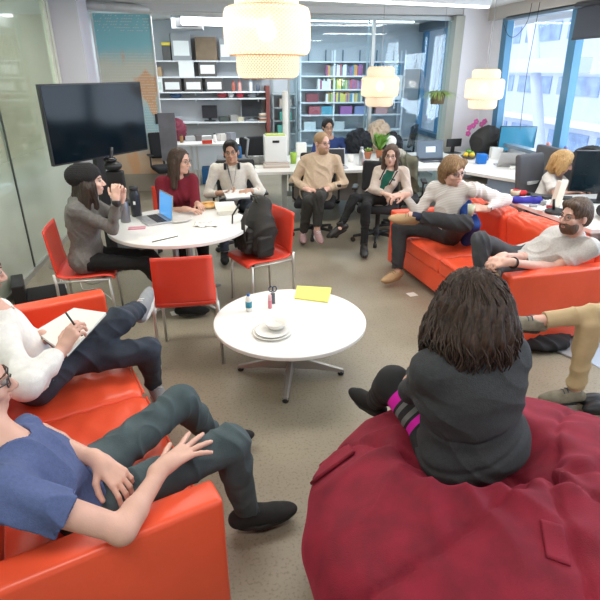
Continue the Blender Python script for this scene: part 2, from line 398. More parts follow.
    def trousers(s, m, legs, th=.012, name='trousers', disp=None, top=.06, k=.04, w=1.0, bag=1.0, cuff=None):
        S = Sdf(s.h)
        for i, t in enumerate(s.T):
            if i in (1, 2): S.ell(t[1], tuple(x+th*.2 for x in t[2]), t[3], .05)
            elif i == 4: S.cap(t[1], t[2], t[3]+th*.6, t[4]+th*.6, .05)
        S.cut(s.pel+s.tu*top, s.tu)
        for (hip, kn, an, fr) in legs:
            hip, kn, an = V(hip), V(kn), V(an)
            S.cap(hip, kn, (.078+th*.5)*w, (.054+th*.6)*w*bag, .04); S.cap(kn, kn+(an-kn)*fr, (.054+th*.6)*w*bag, (.040+th)*bag, .03, flat=True)
            S.cap(kn, kn+(an-kn)*.35, .052*w+th*.5, .054*w+th*.3, .03)
        o = S.build(name, m, s.root, disp)
        return o
    def hair(s, m, style='short', name='hair', extra=None, groove=.003, vol=.0, fringe=.03, n=26, part=0):
        S = Sdf(min(s.h, .006)); H = s.HP; z = s.hz; R = s.HR; v = vol
        S.ell(H(0, -.014, .038), ((.082+v)*z, (.101+v)*z, (.088+v)*z), R, .02)
        if style != 'bald': S.ell(H(0, -.055, -.01), ((.074+v)*z, (.062+v)*z, (.075+v)*z), R, .03)
        # open the face
        S.ell(H(0, .098, -.050+fringe*.0), (.071*z, .075*z, (.105+fringe)*z), R, .012, sub=True)
        for q in (-1, 1):
            if style in ('short', 'bald'): S.ell(H(q*.088, .012, -.040), (.034*z, .050*z, .052*z), R, .01, sub=True)
        if style in ('short', 'bald'): S.ell(H(0, -.06, -.115), (.12*z, .09*z, .05*z), R, .01, sub=True)
        if extra: extra(S)
        c0, hs, hf, hu = s.HP(0, -.02, .03), s.hs, s.hf, s.hu
        def disp(P):
            q = P-np.array(c0); x = q @ np.array(hs); y = q @ np.array(hf); zz = q @ np.array(hu); a = np.arctan2(y, x+1e-6)
            return groove*(np.sin(a*n+3*np.sin(zz*22)+2*np.sin(y*30))*.7+.5*np.sin(a*n*2.3+zz*40))
        o = S.build(name, m, s.root, disp); return o
    def glasses(s, m=None, r=.021, rim=.0016, sq=.8, arms=True, dy=0):
        g = MB(); H = s.HP; z = s.hz
        for q in (-1, 1):
            pts = [H(q*.032+cos(a)*r*1.1, .099+dy-abs(cos(a)*.004)-(.005 if cos(a)*q > 0 else 0), .002+sin(a)*r*sq) for a in [2*pi*i/16 for i in range(16)]]
            g.tube(pts, rim*z, 6, closed=True)
            if arms: g.tube([H(q*.054, .094+dy, .008), H(q*.076, .06, .008), H(q*.083, -.005, .002)], rim*z, 6)
        g.tube([H(-.010, .1+dy, .004), H(0, .103+dy, .007), H(.010, .1+dy, .004)], rim*z, 6)
        return g.build('glasses', m or mat('dark_metal_frame', (.03, .03, .035), .3), s.root)
    def beard(s, m, big=1.0):
        S = Sdf(.005); H = s.HP; z = s.hz; R = s.HR
        S.ell(H(0, .03, -.066), (.066*z, .066*z, .060*z), R, .02); S.cap(H(-.034, .03, -.092), H(.034, .03, -.092), .028*z, k=.02); S.cap(H(0, .07, -.098), H(0, .066, -.1), .023*z*big, k=.02)
        S.cap(H(-.026, .079, -.057), H(.026, .079, -.057), .0085*z, k=.008)
        S.ell(H(0, .094, -.0665), (.024*z, .03*z, .0105*z), R, .005, sub=True); S.ell(H(0, .05, -.005), (.062*z, .09*z, .036*z), R, .012, sub=True)
        return S.build('beard', m, s.root, lambda P: .0012*np.sin(P[:, 0]*900)*np.sin(P[:, 2]*800))
    def finish(s, brow=None, matfn=None):
        b = s.B.build('body', s.sk, s.root)
        for (e, n, m) in s.later: e.build(n, m or brow or mat('brow_dark', (.05, .035, .025), .8), b)
        s.body = b; return s.root
HAIRM = lambda n, c, c2: mat('hair_'+n, c, .55, col2=c2, nscale=6, bump=.4, bscale=14, stretch=(18, 18, 2))
# ---------------------------------------------------------------- setting
CEIL = 2.8
def floormat():
    m = mat('polished_concrete', (.325, .288, .215), .32, noise=.14, nscale=1.3, spec=.35); nt = m.node_tree; b = nt.nodes['Principled BSDF']
    src = b.inputs['Base Color'].links[0].from_socket
    tc = nt.nodes.new('ShaderNodeTexCoord'); vo = nt.nodes.new('ShaderNodeTexNoise'); vo.inputs['Scale'].default_value = 70; vo.inputs['Detail'].default_value = 3
    nt.links.new(tc.outputs['Object'], vo.inputs['Vector']); r = nt.nodes.new('ShaderNodeValToRGB'); r.color_ramp.elements[0].position = .33; r.color_ramp.elements[0].color = (.74, .73, .70, 1)
    r.color_ramp.elements[1].position = .47; r.color_ramp.elements[1].color = (1, 1, 1, 1); nt.links.new(vo.outputs[0], r.inputs[0])
    mx = nt.nodes.new('ShaderNodeMixRGB'); mx.blend_type = 'MULTIPLY'; mx.inputs[0].default_value = 1; nt.links.new(src, mx.inputs[1]); nt.links.new(r.outputs[0], mx.inputs[2]); nt.links.new(mx.outputs[0], b.inputs['Base Color'])
    n2 = nt.nodes.new('ShaderNodeTexNoise'); n2.inputs['Scale'].default_value = 2.5; nt.links.new(tc.outputs['Object'], n2.inputs['Vector'])
    mr = nt.nodes.new('ShaderNodeMapRange'); mr.inputs[3].default_value = .22; mr.inputs[4].default_value = .5; nt.links.new(n2.outputs[0], mr.inputs[0]); nt.links.new(mr.outputs[0], b.inputs['Roughness'])
    return m
WHITE = mat('white_paint', (.80, .79, .80), .75, noise=.02, nscale=3)
GREYW = mat('grey_paint', (.52, .53, .55), .8, noise=.03, nscale=3)
CREAM = mat('cream_metal', (.72, .72, .62), .45)
GREEN_W = mat('pale_corridor_paint', (.62, .68, .60), .6, noise=.03)
struct(boxo('floor', (1.2, 4.8, -.05), (10, 16, .1), floormat()))
struct(boxo('ceiling', (1.2, 4.8, CEIL+.05), (10, 16, .1), mat('ceiling_paint', (.68, .68, .67), .8, noise=.04, nscale=2)))
# left: glass wall of the corridor
LX = -2.09
struct(boxo('wall_rear', (1.2, -2.6, 1.4), (10, .1, 2.8), WHITE))
struct(boxo('wall_corridor', (-4.3, 3.9, 1.4), (.1, 13, 2.8), GREEN_W))
cd = struct(boxo('door_1', (-4.235, 6.6, 1.05), (.04, .95, 2.1), mat('pale_door', (.70, .75, .70), .4)))
MB().tube([(-4.21, 6.25, 1.0), (-4.16, 6.25, 1.0), (-4.16, 6.40, 1.0)], .012, 8).build('door_handle', mat('steel', (.55, .55, .55), .3, 1), cd)
MB().box((-4.235, 7.11, 1.07), (.06, .06, 2.14)).box((-4.235, 6.09, 1.07), (.06, .06, 2.14)).box((-4.235, 6.6, 2.14), (.06, 1.08, .06)).build('door_frame', mat('dark_frame', (.12, .14, .13), .5), cd)
struct(boxo('wall_corridor_end', (-3.2, 10.4, 1.4), (2.2, .1, 2.8), mat('corridor_end_tan', (.55, .45, .30), .6)))
def wallglass():
    m = bpy.data.materials.new('greenish_wall_glass'); m.use_nodes = True; nt = m.node_tree; nt.nodes.clear(); N = nt.nodes.new; L = nt.links.new
    o = N('ShaderNodeOutputMaterial'); t = N('ShaderNodeBsdfTransparent'); t.inputs[0].default_value = (.92, .97, .92, 1); d = N('ShaderNodeBsdfPrincipled'); d.inputs['Base Color'].default_value = (.66, .73, .61, 1); d.inputs['Roughness'].default_value = .12
    g = N('ShaderNodeBsdfGlossy'); g.inputs['Roughness'].default_value = .03; tc = N('ShaderNodeTexCoord'); sp = N('ShaderNodeSeparateXYZ'); mr = N('ShaderNodeMapRange')
    mr.inputs[1].default_value = .85; mr.inputs[2].default_value = 1.25; mr.inputs[3].default_value = .86; mr.inputs[4].default_value = .25
    L(tc.outputs['Object'], sp.inputs[0]); L(sp.outputs[2], mr.inputs[0]); m1 = N('ShaderNodeMixShader'); m2 = N('ShaderNodeMixShader'); m2.inputs[0].default_value = .07
    L(mr.outputs[0], m1.inputs[0]); L(t.outputs[0], m1.inputs[1]); L(d.outputs[0], m1.inputs[2]); L(m1.outputs[0], m2.inputs[1]); L(g.outputs[0], m2.inputs[2]); L(m2.outputs[0], o.inputs[0]); return m
gm = wallglass()
gl = struct(MB().box((LX, 6.37, 1.42), (.012, 1.96, 2.72)).build('window_1', gm))
gl2 = struct(MB().box((LX, 1.45, 1.42), (.012, 7.8, 2.72)).build('window_2', gm))
struct(MB().box((LX, 5.37, 1.4), (.03, .022, 2.8)).build('trim_1', mat('dark_gasket', (.07, .08, .07), .5)))
struct(MB().box((LX, 7.40, 1.4), (.07, .09, 2.8)).box((LX+.0, 7.31, 1.4), (.05, .05, 2.8)).build('trim_2', CREAM))
struct(MB().box((LX, 3.0, .03), (.06, 8.7, .06)).box((LX, 3.0, 2.76), (.06, 8.7, .08)).build('trim_3', mat('aluminium_trim', (.5, .5, .46), .4, .6)))
struct(boxo('wall_left', (-1.93, 7.72, 1.4), (.40, .52, 2.8), mat('lilac_white_paint', (.62, .60, .66), .8)))
struct(boxo('wall_left_far', (-2.15, 9.6, 1.4), (.1, 3.4, 2.8), GREYW))
# back: grey wall with shelves, the right half behind a glass partition
SY = 11.2
struct(boxo('wall_back', (1.2, SY+.05, 1.4), (7, .1, 2.8), GREYW))
PY = 8.6
bl = glassmat('bluish_partition_glass', (.84, .94, .985), .06)
for k, (a, b) in enumerate([(1.02, 2.30), (2.34, 3.56)]):
    struct(MB().box(((a+b)/2, PY, 1.36), (b-a, .012, 2.6)).build('window_%d' % (3+k), bl))
alu = mat('aluminium_post', (.50, .54, .54), .35, .7)
struct(MB().box((2.32, PY, 1.35), (.05, .06, 2.7)).box((2.25, PY+.03, 1.35), (.02, .03, 2.7)).build('trim_4', alu))
struct(MB().box((1.0, PY, 1.35), (.03, .04, 2.7)).build('trim_5', alu))
struct(MB().box((2.3, PY, 2.67), (2.7, .08, .05)).box((2.3, PY, .04), (2.7, .06, .08)).build('trim_6', alu))
struct(boxo('wall_header', (1.4, PY-.02, 2.76), (5.6, .22, .10), mat('header_grey_white', (.62, .62, .63), .7)))
struct(MB().box((3.63, PY-.02, 1.35), (.14, .30, 2.7)).build('trim_7', mat('greige_column', (.44, .45, .40), .6)))
struct(boxo('wall_right_white', (3.93, PY-.08, 1.4), (.50, .14, 2.8), mat('lavender_white_paint', (.86, .86, .92), .75)))
# right: slanted curtain wall
RX = 4.14
def slab_y(name, y0t, y1t, y0b, y1b, z0, z1, m, x0=RX, th=.12):     # wall piece whose sides lean
    vs = [(x0, y0b, z0), (x0, y1b, z0), (x0, y1t, z1), (x0, y0t, z1), (x0+th, y0b, z0), (x0+th, y1b, z0), (x0+th, y1t, z1), (x0+th, y0t, z1)]
    return struct(MB().add(vs, [(0, 1, 2, 3), (7, 6, 5, 4), (0, 4, 5, 1), (3, 2, 6, 7), (0, 3, 7, 4), (1, 5, 6, 2)]).build(name, m))
lav = MATS['lavender_white_paint']
slab_y('wall_right_far', 7.97, 8.6, 7.80, 8.6, .92, 2.63, lav)
slab_y('wall_right_sill', -2.6, 8.6, -2.6, 8.6, 0, .92, mat('sill_white', (.70, .72, .78), .6), th=.2)
slab_y('wall_right_head', -2.6, 8.6, -2.6, 8.6, 2.63, 2.8, mat('beam_beige', (.60, .57, .54), .7), x0=RX-.06, th=.2)
BLUEF = mat('steel_blue_frame', (.06, .20, .34), .4, .1)
def mull(n, yt, yb, wd=.16):
    o = slab_y('trim_%d' % n, yt-wd, yt, yb-wd, yb, .92, 2.63, BLUEF, x0=RX-.05, th=.10); return o
mull(8, 8.0, 7.86, .15); mull(9, 6.34, 6.22, .15); mull(10, 4.6, 4.5, .17); mull(11, 2.9, 2.8, .17)
struct(MB().box((RX+.0, 3.4, .93), (.14, 9, .05)).box((RX, 3.4, 2.62), (.12, 9, .05)).build('trim_12', mat('grey_blue_rail', (.16, .22, .28), .4)))
wg = glassmat('clear_window_glass', (.95, .98, 1), .04)
for k, (a, b) in enumerate([(6.36, 7.86), (4.55, 6.2), (2.85, 4.45), (-1.0, 2.7)]):
    struct(MB().box((RX+.06, (a+b)/2, 1.78), (.01, b-a, 1.7)).build('window_%d' % (5+k), wg))
# the room behind the glass has the same kind of window
slab_y('wall_right_room', 8.7, 11.2, 8.7, 11.2, 0, .75, lav, th=.2)
for k, y in enumerate([8.74, 10.05, 11.1]): struct(MB().box((RX-.05, y, 1.75), (.10, .09, 2.05)).build('trim_%d' % (13+k), BLUEF))
struct(MB().box((RX-.1, 9.95, .78), (.16, 2.5, .08)).box((RX-.1, 9.95, 2.72), (.16, 2.5, .14)).build('trim_16', mat('dark_blue_rail', (.05, .10, .15), .4)))
# outside: ground and the pale building across the street
struct(boxo('ground_outside', (45, 10, -4.1), (80, 120, .2), mat('pale_paving', (.62, .64, .68), .9)))
FAC = mat('pale_concrete_facade', (.60, .64, .76), .8, noise=.03, nscale=.5); BAND = mat('facade_window_band', (.26, .36, .56), .3, noise=.3, nscale=1.2)
t = thing('office_building', 'pale concrete building with long window bands across the street', 'building', (22, 14, -4))
for q in (1,):
    m = MB().box((4, 0, 8), (8, 70, 16)); m.build('wall', FAC, t)
    for i in range(5):
        z = 1.7+i*3.3
        for j in range(14): MB().box((-.02, -32+j*5, z), (.1, 4.2, 1.1)).build('window', BAND, t)
        MB().box((-.35, 0, z+1.15), (.8, 70, .35)).build('ledge', mat('white_ledge', (.82, .83, .88), .7), t)
for i, (x, y, tilt) in enumerate([(13, 22, .35), (11, 10.5, -.3), (15, 38, .3)]):
    t = thing('steel_brace', ['slanted pale steel brace outside the far window pane', 'slanted pale steel brace outside the near window pane', 'slanted pale steel brace outside the glass room'][i], 'brace', (x, y, -4))
    MB().tube([(0, -tilt*8, 0), (0, tilt*8, 12)], .22, 8).build('post', FAC, t); MB().box((0, 0, 6.1), (1.5, 8, .5)).build('deck', FAC, t)
blind = thing('roller_blind', 'dark grey roller blind half lowered over near window', 'blind', (RX-.09, 5.32, 2.62))
MB().box((0, 0, -.17), (.012, 1.72, .34)).build('fabric', mat('dark_mesh_blind', (.075, .085, .11), .8, bump=.1), blind); MB().tube([(0, -.88, 0), (0, .88, 0)], .035, 12).build('roller', mat('dark_metal_frame', (.03, .03, .035), .3), blind); MB().box((0, 0, -.345), (.02, 1.72, .025)).build('bottom_bar', MATS['dark_metal_frame'], blind)
# painted panel on the left, in front of the shelves
def muralmat():
    m = bpy.data.materials.new('painted_panel'); m.use_nodes = True; nt = m.node_tree; b = nt.nodes['Principled BSDF']; N = nt.nodes.new; L = nt.links.new
    tc = N('ShaderNodeTexCoord'); sp = N('ShaderNodeSeparateXYZ'); L(tc.outputs['Object'], sp.inputs[0])
    ns = N('ShaderNodeTexNoise'); ns.inputs['Scale'].default_value = 1.6; ns.inputs['Detail'].default_value = 2; L(tc.outputs['Object'], ns.inputs['Vector'])
    a = N('ShaderNodeMath'); a.operation = 'MULTIPLY_ADD'; a.inputs[1].default_value = .5; L(ns.outputs[0], a.inputs[0]); L(sp.outputs[2], a.inputs[2])
    mr = N('ShaderNodeMapRange'); mr.inputs[1].default_value = .2; mr.inputs[2].default_value = 3.0; L(a.outputs[0], mr.inputs[0])
    cr = N('ShaderNodeValToRGB'); L(mr.outputs[0], cr.inputs[0]); e = cr.color_ramp.elements
    e[0].position = 0; e[0].color = (.72, .50, .32, 1); e[1].position = 1; e[1].color = (.32, .70, .76, 1)
    for p, c in [(.25, (.82, .60, .40, 1)), (.36, (.50, .74, .78, 1)), (.50, (.48, .76, .80, 1)), (.58, (.80, .76, .62, 1)), (.74, (.78, .80, .66, 1)), (.84, (.34, .72, .78, 1))]: x = e.new(p); x.color = c
    n2 = N('ShaderNodeTexNoise'); n2.inputs['Scale'].default_value = 2.2; n2.inputs['Detail'].default_value = 1; mp = N('ShaderNodeMapping'); mp.inputs['Scale'].default_value = (1.6, 1, .7); mp.inputs['Location'].default_value = (.3, 0, .7); L(tc.outputs['Object'], mp.inputs[0]); L(mp.outputs[0], n2.inputs['Vector'])
    r2 = N('ShaderNodeValToRGB'); r2.color_ramp.elements[0].position = .56; r2.color_ramp.elements[1].position = .62; L(n2.outputs[0], r2.inputs[0])
    zr = N('ShaderNodeMapRange'); zr.inputs[1].default_value = 2.3; zr.inputs[2].default_value = 2.15; L(sp.outputs[2], zr.inputs[0]); ml = N('ShaderNodeMath'); ml.operation = 'MULTIPLY'; L(r2.outputs[0], ml.inputs[0]); L(zr.outputs[0], ml.inputs[1])
    mx = N('ShaderNodeMixRGB'); mx.inputs[2].default_value = (.86, .50, .26, 1); L(ml.outputs[0], mx.inputs[0]); L(cr.outputs[0], mx.inputs[1])
    vo = N('ShaderNodeTexVoronoi'); vo.inputs['Scale'].default_value = 17; vo.inputs['Randomness'].default_value = .25; mp2 = N('ShaderNodeMapping'); mp2.inputs['Rotation'].default_value = (0, .5, 0); mp2.inputs['Scale'].default_value = (1, .01, .8); L(tc.outputs['Object'], mp2.inputs[0]); L(mp2.outputs[0], vo.inputs['Vector'])
    r3 = N('ShaderNodeValToRGB'); r3.color_ramp.elements[0].position = .25; r3.color_ramp.elements[0].color = (1, 1, 1, 1); r3.color_ramp.elements[1].position = .32; r3.color_ramp.elements[1].color = (0, 0, 0, 1); L(vo.outputs[0], r3.inputs[0])
    zz = N('ShaderNodeMapRange'); zz.inputs[1].default_value = .9; zz.inputs[2].default_value = 1.1; L(sp.outputs[2], zz.inputs[0]); m3 = N('ShaderNodeMath'); m3.operation = 'MULTIPLY'; m3.inputs[1].default_value = .5; L(r3.outputs[0], m3.inputs[0]); m4 = N('ShaderNodeMath'); m4.operation = 'MULTIPLY'; L(m3.outputs[0], m4.inputs[0]); L(zz.outputs[0], m4.inputs[1])
    m5 = N('ShaderNodeMixRGB'); m5.inputs[2].default_value = (.82, .84, .78, 1); L(m4.outputs[0], m5.inputs[0]); L(mx.outputs[0], m5.inputs[1]); L(m5.outputs[0], b.inputs['Base Color']); b.inputs['Roughness'].default_value = .5
    return m
mp_ = thing('painted_panel', 'tall turquoise and orange painted panel with white dashes, behind television', 'panel')
dsh = MB().box((-1.52, 9.3, 1.52), (.86, .05, 2.44)); _r = random.Random(4)
for i in range(24):
    for j in range(44):
        z = .95+j*.041; x = -1.93+i*.035+(j % 2)*.017
        if x < -1.92 or x > -1.11 or _r.random() < .12 or (2.2 < z < 2.5) or z > 2.72: continue
        if z > 2.5 and _r.random() < .35: continue
        dsh.box((x, 9.273, z), (.022, .002, .010), M=Matrix.Rotation(-.5+.9*(x+1.5), 3, 'Y'), mi=1)
dsh.build('board', [muralmat(), mat('dash_white', (.88, .88, .82), .6)], mp_)
MB().box((-1.52, 9.3, .15), (.86, .05, .30)).build('kick_panel', mat('greige_panel', (.42, .38, .30), .7), mp_)
MB().box((-1.96, 9.29, 1.38), (.03, .07, 2.74)).box((-1.08, 9.29, 1.38), (.02, .07, 2.74)).build('edge_frame', mat('white_lacquer', (.85, .85, .83), .4), mp_)
MB().box((-1.15, 9.26, 1.20), (.05, .03, .16), bev=.008).build('handle', mat('dark_plastic', (.03, .03, .035), .4), mp_)
# ducts and light fixtures
DUCT = mat('galvanised_duct', (.62, .63, .63), .45, .3, noise=.1)
t = thing('air_duct', 'round galvanised air duct under the ceiling, above painted panel', 'duct')
MB().tube([(-2.0, 7.9, 2.73), (-1.1, 8.5, 2.73), (-.3, 8.7, 2.73), (1.2, 8.8, 2.73)], .06, 16).build('pipe', DUCT, t)
for x in (-1.1, -.2, .7): MB().tube([(x, 8.5 if x < -1 else 8.72, 2.70), (x, 8.5 if x < -1 else 8.72, 2.8)], .03, 10).build('bracket', DUCT, t)
t = thing('duct_box', 'square grey duct box beside ceiling light, above shelves', 'duct')
MB().box((-.55, 9.9, 2.68), (.5, .5, .22)).build('casing', mat('grey_duct', (.33, .34, .35), .6), t); MB().box((-.55, 9.64, 2.66), (.36, .03, .12)).build('grille', mat('dark_grille', (.1, .1, .1), .6), t)
LIT = mat('lit_diffuser', (.9, .9, .9), .5, emit=(1, .98, .95), estr=3.0); FIX = mat('fixture_white', (.70, .71, .72), .5)
def fixture(a, b, lab, wd=.12, h=.07, z=2.70):
    a, b = V((a[0], a[1], 0)), V((b[0], b[1], 0)); t = thing('linear_ceiling_light', lab, 'ceiling light', ((a+b)/2).to_tuple()[:2]+(z,), atan2(b.y-a.y, b.x-a.x))
    L = (b-a).length; MB().box((0, 0, h/2+.012), (L, wd, h)).build('housing', FIX, t); MB().box((0, 0, 0), (L-.02, wd*.7, .02)).build('diffuser', LIT, t)
    for q in (-1, 1): MB().tube([(q*L*.4, 0, h), (q*L*.4, 0, CEIL-z)], .004, 6).build('hanger', alu, t)
fixture((-.35, 6.5), (3.5, 7.3), 'long tube light across the ceiling in front of glass partition')
fixture((-.62, 9.5), (.85, 9.85), 'tube light with deep housing above the grey shelves', .2, .14, 2.62)
fixture((1.2, 9.9), (3.4, 9.9), 'tube light glowing behind the blue glass above the bookshelf', .1, .05, 2.72)
t = thing('linear_ceiling_light', 'corridor tube light seen through the green glass', 'ceiling light', (-3.2, 5.0, 2.72)); MB().box((0, 0, 0), (.1, 3.4, .05)).build('diffuser', LIT, t)
# ---------------------------------------------------------------- shelves
SHM = mat('white_shelf', (.74, .75, .76), .5); R3 = random.Random(3)
shelfz = [2.11, 1.83, 1.56, 1.44, 1.0]
def shelf(x0, x1, z, lab, y=SY-.17, d=.34):
    t = thing('wall_shelf', lab, 'shelf', ((x0+x1)/2, y, z))
    MB().box((0, 0, -.012), (x1-x0, d, .024)).build('board', SHM, t)
    for q in (-.45, 0, .45): MB().box((q*(x1-x0), .06, -.05), (.02, d*.6, .05)).build('bracket', SHM, t)
for z, lab in zip(shelfz, ['highest of the shelves on the grey wall, holding cartons', 'shelf with white bins on the grey wall, second from top', 'shelf holding a row of white fronted boxes', 'narrow shelf with red odds and ends on grey wall', 'lowest long shelf holding small monitors by left table']):
    shelf(-1.95, .80, z, lab)
t = thing('shelf_end_panel', 'red-brown upright board at end of grey wall shelves', 'panel'); MB().box((.84, SY-.2, 1.0), (.07, .38, 1.32)).build('board', mat('redbrown_wood', (.20, .05, .04), .6, noise=.2), t)
bk = thing('bookcase', 'white metal bookcase with six tiers behind the blue glass', 'bookcase')
BX0, BX1 = 1.50, 3.62; bz = [2.09, 1.83, 1.58, 1.34, 1.10, .80, .5]
for x in (BX0, 1.98+.2, 2.9, BX1):
    MB().box((x, SY-.32, 1.15), (.03, .03, 2.3)).box((x, SY-.04, 1.15), (.03, .03, 2.3)).build('upright', SHM, bk)
for z in bz: MB().box(((BX0+BX1)/2, SY-.18, z), (BX1-BX0, .34, .025)).build('shelf', SHM, bk)
for i in range(6): MB().box((BX0+.2+i*.35, SY-.05, 2.2), (.02, .02, .22)).build('end_stop', mat('dark_blue_steel', (.06, .12, .18), .5), bk)
t = thing('metal_rack', 'narrow grey wire rack between red-brown board and bookcase', 'rack')
for x in (.95, 1.42): MB().box((x, SY-.3, 1.0), (.025, .025, 2.0)).box((x, SY-.05, 1.0), (.025, .025, 2.0)).build('upright', alu, t)
for z in (.4, .75, 1.0, 1.25, 1.5): MB().box((1.18, SY-.18, z), (.47, .3, .02)).build('tier', alu, t)
# books
bcol = [(.55, .08, .10), (.75, .72, .68), (.10, .12, .20), (.62, .58, .12), (.08, .25, .35), (.40, .10, .20), (.8, .8, .78), (.30, .32, .30), (.12, .30, .15), (.65, .35, .10), (.25, .12, .35)]
cn = ['red', 'white', 'navy', 'yellow', 'teal', 'wine', 'cream', 'grey', 'green', 'orange', 'purple']
tier = {2.09: 'top', 1.83: 'second', 1.58: 'third', 1.34: 'fourth'}
def books(z, x0, x1, h0, pal=None):
    x = x0; i = 0
    while x < x1:
        wd = R3.uniform(.025, .045); h = h0*R3.uniform(.8, 1.05); k = R3.choice(pal) if pal else R3.randrange(len(bcol))
        o = MB().box((0, 0, h/2), (wd*.92, .16, h)).build('book', mat('book_'+cn[k], bcol[k], .6)); o.location = (x+wd/2, SY-.24, z+.0125); x += wd; i += 1
        tag(o, '%s spined book standing on the %s tier of the glassed-in bookcase' % (cn[k], tier[z]), 'book', '%s books on the %s bookcase tier' % (cn[k], tier[z]))
books(1.83, 2.02, 2.72, .20); books(1.58, 1.85, 2.12, .19, [1, 2, 5, 6]); books(1.58, 2.12, 2.32, .2, [3, 3, 8]); books(1.58, 2.35, 2.78, .18)
books(1.34, 2.02, 2.75, .18); books(1.83, 3.0, 3.5, .2, [4, 6, 7, 1]); books(1.34, 2.95, 3.45, .16, [4, 7, 2, 5])
def carton(name, x, z, w_, h, d, c, lab, cat, lid=None, rz=0, y=SY-.2, group=None, label_=None):
    t = thing(name, lab, cat, (x, y, z), rz, group); MB().box((0, 0, h/2), (w_, d, h)).build('body', c, t, bevel=.004)
    if lid: MB().box((0, 0, h), (w_+.012, d+.012, h*.18)).build('lid', lid, t, bevel=.004)
    if label_: MB().box((0, -d/2-.002, h*.45), (w_*.8, .004, h*.55)).build('front_label', label_, t)
    return t
BR = mat('brown_card', (.20, .14, .09), .8, noise=.1); DK = mat('dark_box', (.09, .08, .075), .6); WB = mat('white_card', (.80, .80, .78), .6); KR = mat('kraft_card', (.42, .28, .16), .8); YL = mat('yellow_print', (.75, .55, .02), .5); GY = mat('grey_plastic', (.30, .31, .32), .5)
carton('carton', -.78, 2.11, .36, .46, .26, GY, 'grey carton with dark corner on the highest shelf', 'box', label_=WB, rz=.15); carton('carton', -.30, 2.11, .40, .40, .28, BR, 'dark brown carton in middle of the highest shelf', 'box')
carton('carton', .05, 2.11, .20, .38, .24, GY, 'narrow grey carton at right end of the carton row', 'box', label_=WB); carton('carton', -1.04, 2.11, .15, .28, .16, DK, 'small black and yellow product box on the highest shelf', 'box', lid=YL, y=SY-.26)
carton('carton', -1.35, 1.83, .36, .17, .24, KR, 'low kraft carton on second shelf beside painted panel', 'box')
carton('storage_bin', -.70, 1.83, .28, .24, .26, WB, 'plain white storage bin on the second shelf', 'bin', lid=WB); carton('storage_bin', -.30, 1.83, .34, .28, .26, DK, 'white fronted storage bin with dark sides on second shelf', 'bin', label_=WB)
for i, (x, d) in enumerate([(-1.78, 'at left end of'), (-1.28, 'second along'), (-.99, 'third along'), (-.59, 'fourth along'), (-.19, 'at right end of')]):
    carton('storage_box', x, 1.56, .22 if i == 1 else .34, .24, .26, DK if i != 1 else WB, 'white labelled storage box %s the box row' % d, 'box', label_=WB if i != 1 else mat('mint_label', (.55, .66, .60), .6))
carton('carton', .62, 1.83, .16, .2, .2, KR, 'small kraft box at right end of second shelf', 'box')
for i, (x, c, h, q) in enumerate([(.18, (.45, .12, .08), .2, 'rust red'), (.30, (.7, .35, .3), .22, 'salmon'), (.52, (.75, .77, .8), .24, 'white'), (.66, (.08, .1, .14), .14, 'black')]):
    tag(MB().lathe([(.03, 0), (.035, .01), (.035, h*.7), (.02, h*.85), (.02, h)], (0, 0, 0), 12).build('bottle', mat('bottle_'+q.replace(' ', '_'), c, .4), loc=(x, SY-.22, 1.56)), '%s bottle at right end of the box shelf' % q, 'bottle')
for i, (x, c, wd, q) in enumerate([(-.95, (.05, .1, .2), .22, 'navy'), (-.05, (.35, .04, .05), .2, 'dark red'), (.12, (.7, .68, .66), .12, 'white'), (.30, (.65, .05, .08), .14, 'bright red'), (.55, (.25, .25, .27), .2, 'grey')]):
    tag(MB().blob((0, 0, .055), (wd/2, .08, .06), 8, jit=.12).build('pouch', mat('pouch_'+q.replace(' ', '_'), c, .7), loc=(x, SY-.2, 1.44)), 'small %s pouch on the narrow red-items shelf' % q, 'pouch')
for i, (x, z, c, q) in enumerate([(1.75, 1.34, (.25, .05, .06), 'dark red box'), (2.45, 1.10, (.35, .12, .35), 'purple box'), (2.05, 1.10, (.1, .35, .45), 'teal box'), (2.75, 1.10, (.2, .25, .45), 'slate blue box'), (1.8, 1.10, (.4, .1, .12), 'crimson box'), (3.2, 1.10, (.55, .3, .3), 'pink box'), (1.7, .80, (.65, .7, .7), 'pale box'), (2.3, .80, (.6, .62, .62), 'white tray'), (1.2, 1.0, (.06, .25, .2), 'green box'), (1.15, .75, (.08, .3, .25), 'sea green box'), (1.2, 1.25, (.35, .3, .25), 'taupe box')]):
    carton('box', x, z+.012, .24, .16, .22, mat('obj_'+q.replace(' ', '_'), c, .6), q+' on the %s' % ('wire rack' if x < 1.45 else 'lower bookcase tiers'), 'box', y=SY-.2)
for i, (x, z) in enumerate([(3.38, 1.58), (3.38, 1.40)]):
    pass
t = thing('poster', 'white poster with small photo panels behind middle lamp', 'poster'); MB().box((3.4, SY-.36, 1.62), (.34, .006, .46)).build('sheet', WB, t)
for i in range(2):
    for j in range(2): MB().box((3.33+.14*i, SY-.366, 1.52+.17*j), (.10, .004, .10)).build('photo', [BR, GY, mat('pouch_navy', (.05, .1, .2), .6), KR][i*2+j], t)
